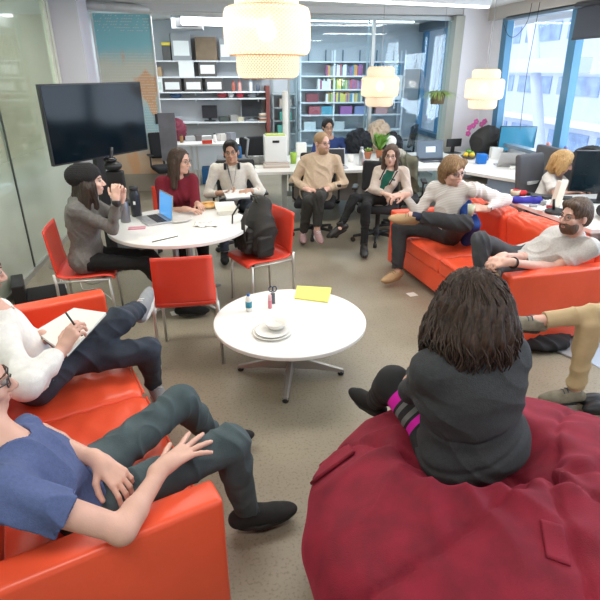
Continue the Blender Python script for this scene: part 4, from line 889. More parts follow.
# 3 man in the cream sweater with headphones round the neck
def man_cream():
    hip = V((.06, 5.86, .55)); sc_ = ay(232, 169, 5.86); p = seat_person('man in cream sweater with headphones round neck and lanyard, notebook on lap', TAN, hip, (0, -1), sc_, shw=.19)
    sL, sR, hL, hR = p.c4; hc = ay(231, 152, 5.82)
    p.head(hc, (-.10, -1, -.02), (-.04, 0, 1), neck=sc_+V((0, 0, .05)), fat=1.04); p.torso(hip, mid(hip, sc_, .88), sL, sR, hL, hR, w=1.02)
    eL = reach(sL, 262, 194, .28); wL = reach(eL, 248, 191, .22); eR = reach(sR, 207, 198, .28); wR = reach(eR, 222, 193, .22); bones('P3', t=(hip, sc_), h=(hc, sc_))
    p.arm(sR, eR, wR); p.arm(sL, eL, wL); p.hand(wR, (1, -.2, 0), (0, 0, 1), (0, -1, .3), curl=.6, spread=.05); p.hand(wL, (-1, -.3, 0), (0, 0, -1), (0, -1, .1), curl=.7, spread=.05)
    kR, kL = V((-.09, 5.44, .57)), V((.22, 5.44, .57)); aR, aL = V((-.10, 5.40, .11)), V((.22, 5.42, .11))
    for hh, k, a in ((hR, kR, aR), (hL, kL, aL)): p.leg(hh, k, a)
    p.finish(); m = cloth('cream_knit', (.72, .69, .62), ns=50)
    p.shirt(m, [(sR, eR, wR, 1.62, 1.02), (sL, eL, wL, 1.72, 1.02)], hem=-.08, disp=folds(.004, 24, 4)); p.trousers(DJEAN, [(hR, kR, aR, .95), (hL, kL, aL, .95)], disp=folds(.004, 26, 5))
    for a in (aR, aL): p.foot(a, (0, -1, 0), BKJ, SOLEB)
    p.hair(HAIRM('black', (.010, .009, .009), (.025, .022, .02)), 'short', vol=.004, n=30, extra=lambda S: S.cap(p.HP(-.04, .07, .10), p.HP(.04, .07, .10), .022, k=.02)); p.glasses()
    g = MB(); nk = p.nk+V((0, -.02, .03)); g.tube([nk+V((.085*cos(a), .085*sin(a)-.01, .01*sin(a))) for a in [pi*(.0+i/12)+0 for i in range(13)]], .007, 8)
    for q in (-1, 1): g.box(nk+V((q*.075, -.06, -.035)), (.03, .045, .07), bev=.01)
    g.build('headphones', BLK, p.root); MB().tube([nk+V((-.055, -.07, 0)), nk+V((-.03, -.125, -.12)), nk+V((0, -.14, -.26)), nk+V((.03, -.125, -.12)), nk+V((.055, -.07, 0))], .0045, 6, flat=(1.8, .5)).build('lanyard', mat('grey_lanyard', (.12, .12, .13), .8), p.root)
    n = thing('notebook', 'open white notebook on the lap of the man in cream', 'notebook'); c = mid(wL, wR)+V((.03, -.07, -.015)); M = Matrix.Rotation(radians(12), 3, 'Z')@Matrix.Rotation(radians(14), 3, 'X')
    MB().box(c, (.30, .20, .012), M=M).build('cover', GY, n); MB().box(c+V((0, 0, .011)), (.29, .19, .010), M=M).build('pages', WB, n)
man_cream()
# 4 man in the beige hoodie
def man_beige():
    hip = V((1.05, 6.24, .56)); sc_ = ay(321, 160, 6.34); p = seat_person('man in beige hoodie with glasses, hands folded, sitting before the long desk', PINK, hip, (-.22, -1), sc_, shw=.19)
    sL, sR, hL, hR = p.c4; hc = ay(322, 143, 6.30); p.head(hc, (.55, -.82, -.02), neck=sc_+V((0, 0, .05)), size=1.03); p.torso(hip, mid(hip, sc_, .88), sL, sR, hL, hR, w=1.04, belly=.8)
    eL = reach(sL, 345, 188, .29); wL = reach(eL, 326, 189, .25)+V((0, -.06, .01)); eR = reach(sR, 292, 185, .29); wR = reach(eR, 306, 189, .23)+V((0, -.06, .01)); bones('P4', t=(hip, sc_), h=(hc, sc_))
    p.arm(sR, eR, wR); p.arm(sL, eL, wL); p.hand(wR, (1, -.3, -.1), (0, .2, -1), (0, -1, .2), curl=.7, spread=.04); p.hand(wL, (-1, -.3, 0), (0, .2, -1), (0, -1, .2), curl=.8, spread=.04)
    kR, kL = reach(hR, 299, 203, .43), reach(hL, 325, 204, .43); aR = az(305, 232, .12); aR = kR+(V((.86, 5.95, .13))-kR).normalized()*.43; aL = reach(kL, 313, 224, .43)
    kL = V((1.02, 5.80, .60)); aL = V((1.00, 5.80, .20)); kR = V((.90, 5.84, .54)); aR = V((.85, 5.96, .12))
    for hh, k, a in ((hR, kR, aR), (hL, kL, aL)): p.leg(hh, k, a)
    br = mat('brow_fair', (.25, .14, .07), .8); p.finish(br); hm = cloth('beige_fleece', (.58, .44, .31), ns=40)
    p.shirt(hm, [(sR, eR, wR, 1.92, 1.12), (sL, eL, wL, 1.92, 1.12)], hem=-.10, disp=folds(.007, 20, 6), loose=1.17, neckr=.065, extra=lambda S: (S.ell(p.nk+V((0, .03, .0)), (.10, .09, .045), None, .03)))
    S = Sdf(.006); S.ell(p.nk+V((.01, .03, .01)), (.105, .095, .05), None, .03); S.cap(p.nk+V((0, -.01, .02)), p.nk+V((0, -.02, .14)), .060, .09, .01, sub=True); S.build('hood', hm, p.root, folds(.004, 30, 8))
    p.trousers(cloth('dark_olive', (.035, .034, .030)), [(hR, kR, aR, .90), (hL, kL, aL, .85)], disp=folds(.005, 24, 7), bag=1.05)
    SM = cloth('dusty_pink', (.38, .24, .24))
    p.foot(aR, (-.1, -1, .0), SM, SOLEB, lace=WB); p.foot(aL, (.12, -1, -.25), SM, SOLEW, lace=WB)
    hh_ = p.hair(HAIRM('sandy', (.30, .18, .09), (.42, .28, .15)), 'bald', fringe=.045, n=40, groove=.0015); p.beard(HAIRM('sandy2', (.35, .20, .11), (.45, .28, .16)), .8); p.glasses()
man_beige()
# 5 man in the blue jacket behind the long desk
def man_blue():
    hip = V((1.55, 8.36, .50)); sc_ = ay(330, 142, 8.35); p = seat_person('man in blue jacket with dark hair behind the silver laptop', TAN, hip, (0, -1), sc_, shw=.2, h=.008)
    sL, sR, hL, hR = p.c4; hc = ay(328, 127, 8.30); p.head(hc, (.05, -1, -.1), neck=sc_+V((0, 0, .05)), size=1.05); p.torso(hip, mid(hip, sc_, .88), sL, sR, hL, hR)
    eL, eR = sL+V((.10, -.10, -.24)), sR+V((-.10, -.10, -.24)); wL, wR = eL+V((-.10, -.22, .03)), eR+V((.10, -.22, .03)); p.arm(sL, eL, wL); p.arm(sR, eR, wR)
    for w_ in (wL, wR): p.hand(w_, (0, -1, 0), (0, 0, -1), (1 if w_ is wR else -1, 0, 0), curl=.4)
    kR, kL = hR+V((-.02, -.42, .02)), hL+V((.02, -.42, .02)); aR, aL = kR+V((0, 0, -.41)), kL+V((0, 0, -.41))
    for a_, b_, c_ in ((hR, kR, aR), (hL, kL, aL)): p.leg(a_, b_, c_)
    p.finish(); p.shirt(cloth('blue_jacket', (.03, .06, .20)), [(sR, eR, wR, 1.9, 1.1), (sL, eL, wL, 1.9, 1.1)], hem=-.1); p.trousers(BKJ, [(hR, kR, aR, .95), (hL, kL, aL, .95)])
    for a in (aR, aL): p.foot(a, (0, -1, 0), BKJ, SOLEB)
    p.hair(MATS['hair_black'], 'short', vol=.006); p.glasses()
man_blue()
# 6 woman in the beige cardigan, legs crossed
def woman_cardigan():
    hip = V((1.74, 5.90, .55)); sc_ = ay(391, 172, 5.94); p = seat_person('woman in beige cardigan over green top, legs crossed, hands joined', PALE, hip, (-.35, -1), sc_, shw=.15)
    sL, sR, hL, hR = p.c4; hc = ay(391, 155, 5.90); p.head(hc, (-.35, -.93, -.08), (.05, 0, 1), neck=sc_+V((0, 0, .04)), size=1.0, fem=True); p.torso(hip, mid(hip, sc_, .88), sL, sR, hL, hR, w=.88, bust=.9)
    eL = reach(sL, 408, 193, .26); wL = reach(eL, 396, 195, .18); eR = reach(sR, 373, 190, .26); wR = reach(eR, 388, 195, .22); bones('P6', t=(hip, sc_), h=(hc, sc_))
    p.arm(sR, eR, wR, .85); p.arm(sL, eL, wL, .85); p.hand(wR, (1, -.3, -.1), (0, 0, -1), (0, -1, .2), curl=.6, sc=.88); p.hand(wL, (-1, -.3, -.1), (0, 0, -1), (0, -1, .2), curl=.6, sc=.88)
    kT = V((1.38, 5.60, .66)); aT = V((1.24, 5.80, .27)); kT = reach(hL, 354, 198, .42); aT = reach(kT, 341, 226, .38)
    kB = reach(hR, 366, 207, .41); aB = reach(kB, 364, 247, .40); aB.z = .10
    bones('P6leg', a=(hL, kT), b=(kT, aT), c=(hR, kB), d=(kB, aB)); DBG.append(('kT', tuple(kT), 'aT', tuple(aT), 'kB', tuple(kB), 'aB', tuple(aB)))
    p.leg(hL, kT, aT, .88); p.leg(hR, kB, aB, .88); p.finish(mat('brow_brown', (.10, .05, .03), .8))
    top = cloth('green_top', (.008, .10, .065)); p.shirt(top, [(sR, eR, wR, .5, .9), (sL, eL, wL, .5, .9)], hem=-.04, th=.006, name='top', neckr=.085)
    cm = cloth('beige_cardigan', (.56, .47, .40), ns=50); f, u, s_ = p.tf, p.tu, p.ts
    def op(S): S.cap(p.sc0+f*.15+u*.10, p.hc0+f*.19+u*.05, .062, .050, .01, sub=True); S.cap(p.sc0+f*.11+u*.06, p.sc0+f*.13-u*.22, .050, .045, .01, sub=True)
    p.shirt(cm, [(sR, eR, wR, 1.60, 1.08), (sL, eL, wL, 1.75, 1.08)], hem=-.10, th=.020, name='cardigan', extra=op, disp=folds(.004, 26, 9), neckr=.08)
    for q in (-1, 1): MB().tube([p.sc0+f*.115+u*.03+s_*q*.07, mid(p.sc0, p.hc0, .45)+f*.135+s_*q*.062], .008, 8, flat=(1.5, .5)).build('cardigan_trim', BLKF, p.root)
    p.trousers(BKJ, [(hL, kT, aT, .95), (hR, kB, aB, .95)], w=.92, bag=.85, disp=folds(.003, 30, 2))
    p.foot(aT, (-.75, .0, -.35), cloth('black_leather_shoe', (.015, .014, .014), .4), SOLEB, L=.24, high=.03, upn=(-.3, 0, .9)); p.foot(aB, (-.2, -1, 0), MATS['cloth_black_leather_shoe'], SOLEB, L=.24, high=.03)
    H = p.HP
    def lk(S):
        for q in (-1, 1): S.cap(H(q*.066, -.005, .02), H(q*.072, .005, -.20), .033, .028, .03); S.cap(H(q*.066, .045, .06), H(q*.074, .04, -.15), .016, .014, .02)
        S.cap(H(0, -.07, -.02), H(0, -.07, -.18), .06, .05, .03)
    p.hair(HAIRM('midbrown', (.055, .030, .020), (.12, .07, .045)), 'long', extra=lk, n=36); p.glasses()
woman_cardigan()
# 7 man on the far end of the window-side sofa, arm along the sofa back
def man_sofa():
    hip = V((2.02, 4.50, .53)); sc_ = ay(455, 196, 4.44); p = seat_person('man in pale shirt holding a cup, ankle on knee, on window side sofa', PINK, hip, (-1, -.25), sc_, shw=.185)
    sL, sR, hL, hR = p.c4
    # his right is the far side, his left the near side
    sR = ay(434, 188, 4.62); sL = ay(476, 190, 4.28); sc_ = mid(sL, sR); hc = ay(453, 171, 4.40)
    p.head(hc, (.30, -.95, -.18), (-.1, 0, 1), neck=sc_+V((0, 0, .05)), size=1.04); p.torso(hip, mid(hip, sc_, .88), sL, sR, hL, hR, w=1.0)
    eR = reach(sR, 417, 216, .29); wR = reach(eR, 405, 195, .24); eL = reach(sL, 505, 200, .29, near=False); wL = reach(eL, 485, 209, .25); bones('P7', t=(hip, sc_), h=(hc, sc_), sh=(sL, sR), uR=(sR, eR), fR=(eR, wR), uL=(sL, eL), fL=(eL, wL))
    p.arm(sR, eR, wR); p.arm(sL, eL, wL); p.hand(wR, (-.9, .1, -.15), (0, .1, -1), (.1, -1, .2), curl=.6, spread=.12); p.hand(wL, (-.95, .15, .1), (0, .35, -.4), (0, 0, 1), curl=.9, spread=.05)
    kU = reach(hR, 409, 228, .43); kU = V((1.63, 4.68, .53)); aU = reach(kU, 397, 276, .43); kX = reach(hL, 462, 222, .43); aX = reach(kX, 402, 215, .43)
    kX = V((1.74, 4.22, .74)); kX = reach(hL, 464, 224, .42); aX = reach(kX, 400, 214, .43, near=False)
    bones('P7leg', a=(hR, kU), b=(kU, aU), c=(hL, kX), d=(kX, aX)); DBG.append(('kU', tuple(kU), 'aU', tuple(aU), 'kX', tuple(kX), 'aX', tuple(aX)))
    p.leg(hR, kU, aU); p.leg(hL, kX, aX); p.finish(mat('brow_fair', (.25, .14, .07), .8))
    st = mat('cloth_fine_stripe', (.70, .67, .64), .85, bump=.2, bscale=200); nt = st.node_tree; wv = nt.nodes.new('ShaderNodeTexWave'); wv.inputs['Scale'].default_value = 22; wv.bands_direction = 'Z'; tc = nt.nodes.new('ShaderNodeTexCoord'); nt.links.new(tc.outputs['Object'], wv.inputs[0]); r = nt.nodes.new('ShaderNodeValToRGB'); r.color_ramp.elements[0].color = (.52, .48, .47, 1); r.color_ramp.elements[0].position = .1; r.color_ramp.elements[1].color = (.72, .69, .66, 1); r.color_ramp.elements[1].position = .35; nt.links.new(wv.outputs[0], r.inputs[0]); nt.links.new(r.outputs[0], nt.nodes['Principled BSDF'].inputs['Base Color'])
    p.shirt(st, [(sR, eR, wR, 1.9, 1.1), (sL, eL, wL, 1.85, 1.1)], hem=.06, disp=folds(.006, 22, 11), loose=1.04, extra=lambda S: S.ell(p.nk+V((0, 0, .01)), (.075, .075, .03), None, .02))
    p.trousers(CHR_TR, [(hR, kU, aU, .93), (hL, kX, aX, .86)], disp=folds(.005, 24, 12), bag=1.1, w=1.12, top=.11)
    S = Sdf(.006); S.cap(aX+(kX-aX)*.16, aX, .036, .040, k=.01); S.build('sock', cloth('navy_sock', (.02, .025, .06)), p.root)
    TS = mat('tan_suede', (.46, .31, .17), .85, noise=.1, bump=.2); p.foot(aU, (-.85, -.5, 0), TS, GUM, lace=mat('brown_lace', (.2, .12, .06), .8)); p.foot(aX, (-.93, .22, .05), TS, GUM, lace=MATS['brown_lace'], upn=(.1, -.45, .8))
    H = p.HP
    def lk(S):
        for q in (-1, 1): S.cap(H(q*.068, .005, .03), H(q*.072, -.01, -.045), .024, .016, .02)
        S.cap(H(.05, .06, .09), H(-.045, .085, .055), .028, .02, .02); q_ = random.Random(9)
        for i in range(34):
            a = q_.uniform(-2.7, 2.7); el = q_.uniform(.1, 1.2); x, y, z = .082*sin(a)*cos(el), -.014-.098*cos(a)*cos(el), .035+.085*sin(el)
            S.cap(H(x, y, z), H(x*1.16+q_.uniform(-.01, .01), y*1.12, z-q_.uniform(.02, .055)), .013, .006, .008); S.cap(H(0, -.08, -.02), H(0, -.08, -.08), .05, .04, .03)
    p.hair(HAIRM('darkblond', (.16, .09, .04), (.36, .23, .12)), 'shaggy', extra=lk, n=26, groove=.006, vol=.006); p.glasses()
    g = wL+(eL-wL).normalized()*.03; ad = (eL-wL).normalized(); M = ad.to_track_quat('Z', 'Y').to_matrix(); w_ = thing('wristwatch', 'wristwatch with white face and brown strap on extended arm', 'watch')
    wf = V((-.1, -.85, .5)).normalized(); MB().tube([g+M@V((.036*cos(2*pi*i/16), .036*sin(2*pi*i/16), 0)) for i in range(16)], .010, 6, closed=True, flat=(1, .5)).build('strap', mat('brown_strap', (.15, .08, .04), .7), w_)
    MB().lathe([(.019, -.004), (.019, .004), (.016, .007)], g+wf*.040, 18, M=wf.to_track_quat('Z', 'Y').to_matrix()).build('dial', mat('watch_face', (.75, .75, .72), .3), w_)
    c = thing('paper_cup', 'small pale paper cup with brown print in the hand', 'cup'); tp = wL+V((-.13, .00, .00)); MB().lathe([(.024, -.055), (.034, .045), (.031, .045), (.022, -.05)], tp, 18).build('cup', mat('cup_paper', (.62, .60, .48), .6, col2=(.45, .50, .35), nscale=30), c)
man_sofa()
# 8 man in the grey polo on the near end of that sofa
def man_polo():
    hip = V((2.36, 3.62, .52)); sc_ = ay(577, 250, 3.42); p = seat_person('bearded man in grey polo shirt and glasses on window side sofa', PINK, hip, (-.9, .45), sc_, shw=.19)
    sR = ay(555, 234, 3.62); sL = ay(590, 249, 3.28); sc_ = mid(sL, sR); sR, sL = sR, sL
    # facing -x: his right is the far side
    hR, hL = hip+V((-.04, .09, 0)), hip+V((-.03, -.09, 0)); hc = ay(575, 216, 3.38)
    p.head(hc, (-.93, -.15, .0), (.05, .0, 1), neck=sc_+V((0, 0, .05)), size=1.06); p.torso(hip, mid(hip, sc_, .88), sL, sR, hL, hR, w=1.06)
    eL = reach(sL, 552, 269, .28); wL = reach(eL, 510, 265, .26); eR = reach(sR, 527, 258, .28); wR = reach(eR, 497, 262, .24); wL = az(508, 262, .72); wR = wL+V((0, .09, .01))
    bones('P8', t=(hip, sc_), h=(hc, sc_), sh=(sL, sR), uR=(sR, eR), fR=(eR, wR), uL=(sL, eL), fL=(eL, wL)); DBG.append(('P8', tuple(eL), tuple(wL), tuple(eR), tuple(wR), tuple(sL), tuple(sR), tuple(hc)))
    p.arm(sR, eR, wR, 1.05); p.arm(sL, eL, wL, 1.05); p.hand(wL, (-1, .15, -.1), (0, .5, -1), (0, .6, .8), curl=.8, spread=.04, sc=1.05); p.hand(wR, (-1, -.35, -.1), (0, -.3, -1), (0, -.7, .5), curl=.7, spread=.05, sc=1.05)
    kF = reach(hR, 480, 240, .46); aF = kF+V((.06, -.06, -.45)); kN = az(460, 283, .47); aN = wL+V((-.08, .06, -.14))
    bones('P8leg', a=(hR, kF), b=(kF, aF), c=(hL, kN), d=(kN, aN)); DBG.append(('kF', tuple(kF), 'kN', tuple(kN), 'aN', tuple(aN)))
    p.leg(hR, kF, aF); p.leg(hL, kN, aN); p.finish(mat('brow_dark2', (.05, .03, .02), .8)); PL = cloth('grey_polo', (.56, .55, .53), ns=80, nz=.12)
    p.shirt(PL, [(sR, eR, wR, .72, 1.18), (sL, eL, wL, .70, 1.18)], hem=-.08, disp=folds(.005, 22, 13), loose=1.04, neckr=.08)
    S = Sdf(.005); nk = p.nk; S.cap(nk+V((0, 0, -.015)), nk+V((-.005, 0, .032)), .086, .080, .01); S.cap(nk+V((0, 0, -.05)), nk+V((0, 0, .09)), .068, .078, .005, sub=True); S.cut(nk+V((0, 0, .035)), (-.3, 0, 1)); S.cut(nk+V((0, 0, -.035)), (0, 0, -1)); S.build('collar', PL, p.root)
    p.trousers(cloth('slate_denim', (.055, .060, .068), c2=(.085, .090, .10), ns=12), [(hR, kF, aF, .93), (hL, kN, aN, .9)], disp=folds(.005, 24, 14), bag=1.08)
    p.foot(aF, (-1, 0, 0), BKJ, SOLEB); p.foot(aN, (-.6, -.1, -.7), mat('grey_suede', (.16, .14, .12), .8), GUM, upn=(.6, .3, .6), lace=BLKF)
    p.hair(HAIRM('brown3', (.045, .028, .018), (.14, .085, .055)), 'short', vol=.004, n=24, groove=.003, extra=lambda S: (S.cap(p.HP(-.04, .062, .085), p.HP(.04, .060, .088), .024, k=.02), S.cap(p.HP(0, .02, .098), p.HP(0, -.06, .09), .03, k=.03))); p.beard(HAIRM('beard_brown', (.075, .042, .026), (.15, .09, .06)), .85); p.glasses()
    g = wL+(eL-wL)*.12; ad = (eL-wL).normalized(); M = ad.to_track_quat('Z', 'Y').to_matrix(); w_ = thing('wristband', 'black wristband tracker on the wrist of the polo shirt man', 'wristband')
    MB().tube([g+M@V((.036*cos(2*pi*i/16), .036*sin(2*pi*i/16), 0)) for i in range(16)], .011, 6, closed=True, flat=(.5, 1)).build('band', BLK, w_)
man_polo()
# 9 blonde woman at the cluttered desk
def woman_blonde():
    hip = V((3.60, 5.46, .56)); sc_ = ay(552, 178, 5.46); p = seat_person('blonde woman in white t-shirt bent over the cluttered desk', PINK, hip, (.55, -.8), sc_, shw=.16)
    f = p.f0; sL = sc_+V((.10, .10, 0)); sR = sc_-V((.10, .10, -.01)); hc = ay(563, 162, 5.30)
    p.head(hc, (.75, -.55, -.35), (.1, -.1, 1), neck=sc_+V((.03, -.04, .05)), size=1.0, fem=True); p.torso(hip, mid(hip, sc_, .88), sL, sR, p.c4[2], p.c4[3], w=.9, bust=1)
    eR = reach(sR, 556, 195, .25); wR = reach(eR, 577, 190, .22, near=False); wR = eR+V((.20, -.05, .05)); eL = sL+V((.12, -.18, -.14)); wL = eL+V((.02, -.2, .06)); p.arm(sR, eR, wR, .88); p.arm(sL, eL, wL, .88); bones('P9', t=(hip, sc_), h=(hc, sc_), a=(sR, eR), b=(eR, wR))
    p.hand(wR, (1, 0, .2), (0, .3, -1), (0, -1, .2), curl=.5, sc=.88); p.hand(wL, (.1, -1, 0), (0, 0, -1), (-1, 0, 0), curl=.5, sc=.88)
    kR, kL = p.c4[3]+V((.2, -.36, 0)), p.c4[2]+V((.24, -.34, 0)); aR, aL = kR+V((0, 0, -.44)), kL+V((0, 0, -.44))
    for a_, b_, c_ in ((p.c4[3], kR, aR), (p.c4[2], kL, aL)): p.leg(a_, b_, c_, .9)
    p.finish(mat('brow_fair', (.25, .14, .07), .8)); p.shirt(cloth('white_tee', (.76, .74, .70)), [(sR, eR, wR, .75, 1.15), (sL, eL, wL, .75, 1.15)], hem=-.1, disp=folds(.004, 24, 15)); p.trousers(DJEAN, [(p.c4[3], kR, aR, .95), (p.c4[2], kL, aL, .95)])
    for a in (aR, aL): p.foot(a, (.5, -.8, 0), BKJ, SOLEB)
    pc = ay(571, 196, 5.36); 
    H = p.HP
    def lk(S):
        q_ = random.Random(4)
        for i in range(26):
            a = q_.uniform(-2.3, 2.3); x, y = .088*sin(a), -.014-.100*cos(a); z = q_.uniform(-.02, .06)
            S.cap(H(x, y, z), H(x*1.12, y*1.06, z-q_.uniform(.07, .13)), .015, .006, .008)
        for q in (-1, 1): S.cap(H(q*.070, -.005, .02), H(q*.070, .02, -.110), .032, .026, .03); S.cap(H(q*.066, .05, .06), H(q*.072, .06, -.06), .018, .014, .02)
        S.cap(H(0, -.08, -.0), H(0, -.06, -.11), .06, .05, .03)
    p.hair(HAIRM('blonde', (.45, .25, .09), (.70, .46, .20)), 'long', extra=lk, n=30, groove=.004, vol=.006)
woman_blonde()
# 10 woman in charcoal on the beanbag, back to the camera
def woman_back():
    hip = az(474, 448, .56); sc_ = reach(hip, 470, 362, .43); p = seat_person('woman in charcoal sweater seen from behind, dark wavy hair, on maroon beanbag', TAN, hip, (-.25, 1), sc_, shw=.180, h=.007)
    sL, sR, hL, hR = p.c4; hL = az(444, 444, .53); hc = sc_+V((-.01, .05, .20)); p.head(hc, (-.35, 1, -.1), neck=sc_+V((0, 0, .04)), size=1.05, fem=True); p.torso(hip, mid(hip, sc_, .86), sL, sR, hL, hR, w=1.34, bust=1.1, belly=.9)
    DBG.append(('P10', tuple(hip), tuple(sc_), tuple(hc)))
    eL = reach(sL, 411, 390, .26, near=False); eR = sR+V((.04, .12, -.25)); wL = eL+V((.08, .18, -.02)); wR = eR+V((-.12, .18, .0)); p.arm(sL, eL, wL, 1.0); p.arm(sR, eR, wR, 1.0)
    p.hand(wL, (.5, .7, 0), (0, 0, -1), (1, 0, 0), curl=.5, sc=.9); p.hand(wR, (-.5, .7, 0), (0, 0, -1), (-1, 0, 0), curl=.5, sc=.9)
    kL = reach(hL, 386, 386, .44, near=False); kL = V((.66, 2.02, .62)); aL = V((.66, 2.36, .30)); kL = az(393, 384, .66); aL = az(364, 411, .12); aL = kL+(aL-kL).normalized()*.42
    kR = V((1.02, 2.02, .60)); aR = V((1.10, 2.18, .20)); p.leg(hL, kL, aL, 1.05); p.leg(hR, kR, aR, 1.05); p.finish()
    CS = mat('cloth_charcoal_jersey', (.040, .044, .048), .9, noise=.15, nscale=60, bump=.3, bscale=200)
    f, u, s_ = p.tf, p.tu, p.ts
    def roll(S):
        S.ell(mid(hip, sc_, .12), (.20, .165, .13), p.TR, .05); S.ell(mid(hip, sc_, .50), (.18, .145, .12), p.TR, .05)
    def dd(P):
        q = (P-np.array(hip)) @ np.array(u); base = folds(.004, 20, 21)(P); g = -.008*np.exp(-((q-.20+.02*np.sin(P[:, 0]*9))/.012)**2)-.007*np.exp(-((q-.075-.03*np.sin(P[:, 0]*7))/.014)**2); return base+g
    p.shirt(CS, [(sR, eR, wR, 1.9, 1.15), (sL, eL, wL, 1.9, .92)], hem=-.13, disp=dd, loose=1.1, name='sweater', extra=roll)
    # trousers with pink and grey bands across the thighs
    tm_ = bpy.data.materials.new('banded_leggings'); tm_.use_nodes = True; nt = tm_.node_tree; b = nt.nodes['Principled BSDF']; b.inputs['Roughness'].default_value = .9
    tc = nt.nodes.new('ShaderNodeTexCoord'); mp = nt.nodes.new('ShaderNodeVectorMath'); mp.operation = 'DOT_PRODUCT'; td = (kL-hL).normalized(); mp.inputs[1].default_value = tuple(td); nt.links.new(tc.outputs['Object'], mp.inputs[0])
    k0 = td.dot(kL); r = nt.nodes.new('ShaderNodeValToRGB'); r.color_ramp.interpolation = 'CONSTANT'; mr = nt.nodes.new('ShaderNodeMapRange'); mr.inputs[1].default_value = k0-.40; mr.inputs[2].default_value = k0+.10; nt.links.new(mp.outputs['Value'], mr.inputs[0]); nt.links.new(mr.outputs[0], r.inputs[0])
    e = r.color_ramp.elements; BKc = (.018, .018, .020, 1); PK = (.72, .01, .42, 1); GR = (.17, .17, .17, 1); e[0].position = 0; e[0].color = BKc; e[1].position = .345; e[1].color = PK
    for ps, c in [(.405, BKc), (.43, GR), (.475, BKc), (.53, GR), (.57, BKc), (.595, PK), (.68, BKc)]: x = e.new(ps); x.color = c
    nt.links.new(r.outputs[0], b.inputs['Base Color']); MATS['banded_leggings'] = tm_
    p.trousers(tm_, [(hL, kL, aL, .95), (hR, kR, aR, .95)], w=1.22, disp=folds(.003, 26, 22), name='leggings')
    p.foot(aL, (-.4, .8, 0), BKJ, SOLEB, L=.24); p.foot(aR, (-.2, .8, 0), BKJ, SOLEB, L=.24)
    H = p.HP; HM = HAIRM('espresso', (.012, .008, .006), (.075, .042, .028)); rr = random.Random(5)
    def lk(S):
        for i in range(9):
            a = radians(-110+i*27.5); x = .082*sin(a); y = -.015-.085*cos(a); S.cap(H(x, y, .02), H(x*1.3, y*1.1-.01, -.07), .042, .040, .03); S.cap(H(x*1.3, y*1.1-.01, -.07), H(x*1.4, y*1.05-.01, -.125), .038, .028, .03)
        S.ell(H(0, -.09, -.05), (.11, .06, .10), p.HR, .04)
    ho = p.hair(HM, 'long', extra=lk, n=20, groove=.007, vol=.010)
    m = MB()
    for i in range(420):
        a = radians(rr.uniform(-150, 150)); x0 = sin(a); y0 = -cos(a); L_ = rr.uniform(.11, .185); ph = rr.uniform(0, 6.28); am = rr.uniform(.007, .015); w0 = rr.uniform(.6, 1.25); top = rr.uniform(.02, .12); pts = []
        st = rr.uniform(-.02, .06)
        for j in range(12):
            t = j/11; zz = top-(L_+top)*t; q = math.sqrt(max(0, 1-((zz-.03)/.105)**2)) if zz > .03 else 1.0
            ex = .094*q+.062*max(0, min(1, (.03-zz)/.12)); ey = (.110*q+.025*max(0, min(1, (.03-zz)/.12)))
            pts.append(H(x0*ex*(w0*.15+.9)+am*sin(ph+t*9), -.012+y0*ey*(w0*.1+.95)+am*cos(ph+t*8), zz))
        m.tube(pts, [.002+.0026*sin(pi*min(1, .15+.85*j/11)) for j in range(12)], 5)
    m.build('hair_strands', HM, ho)
woman_back()
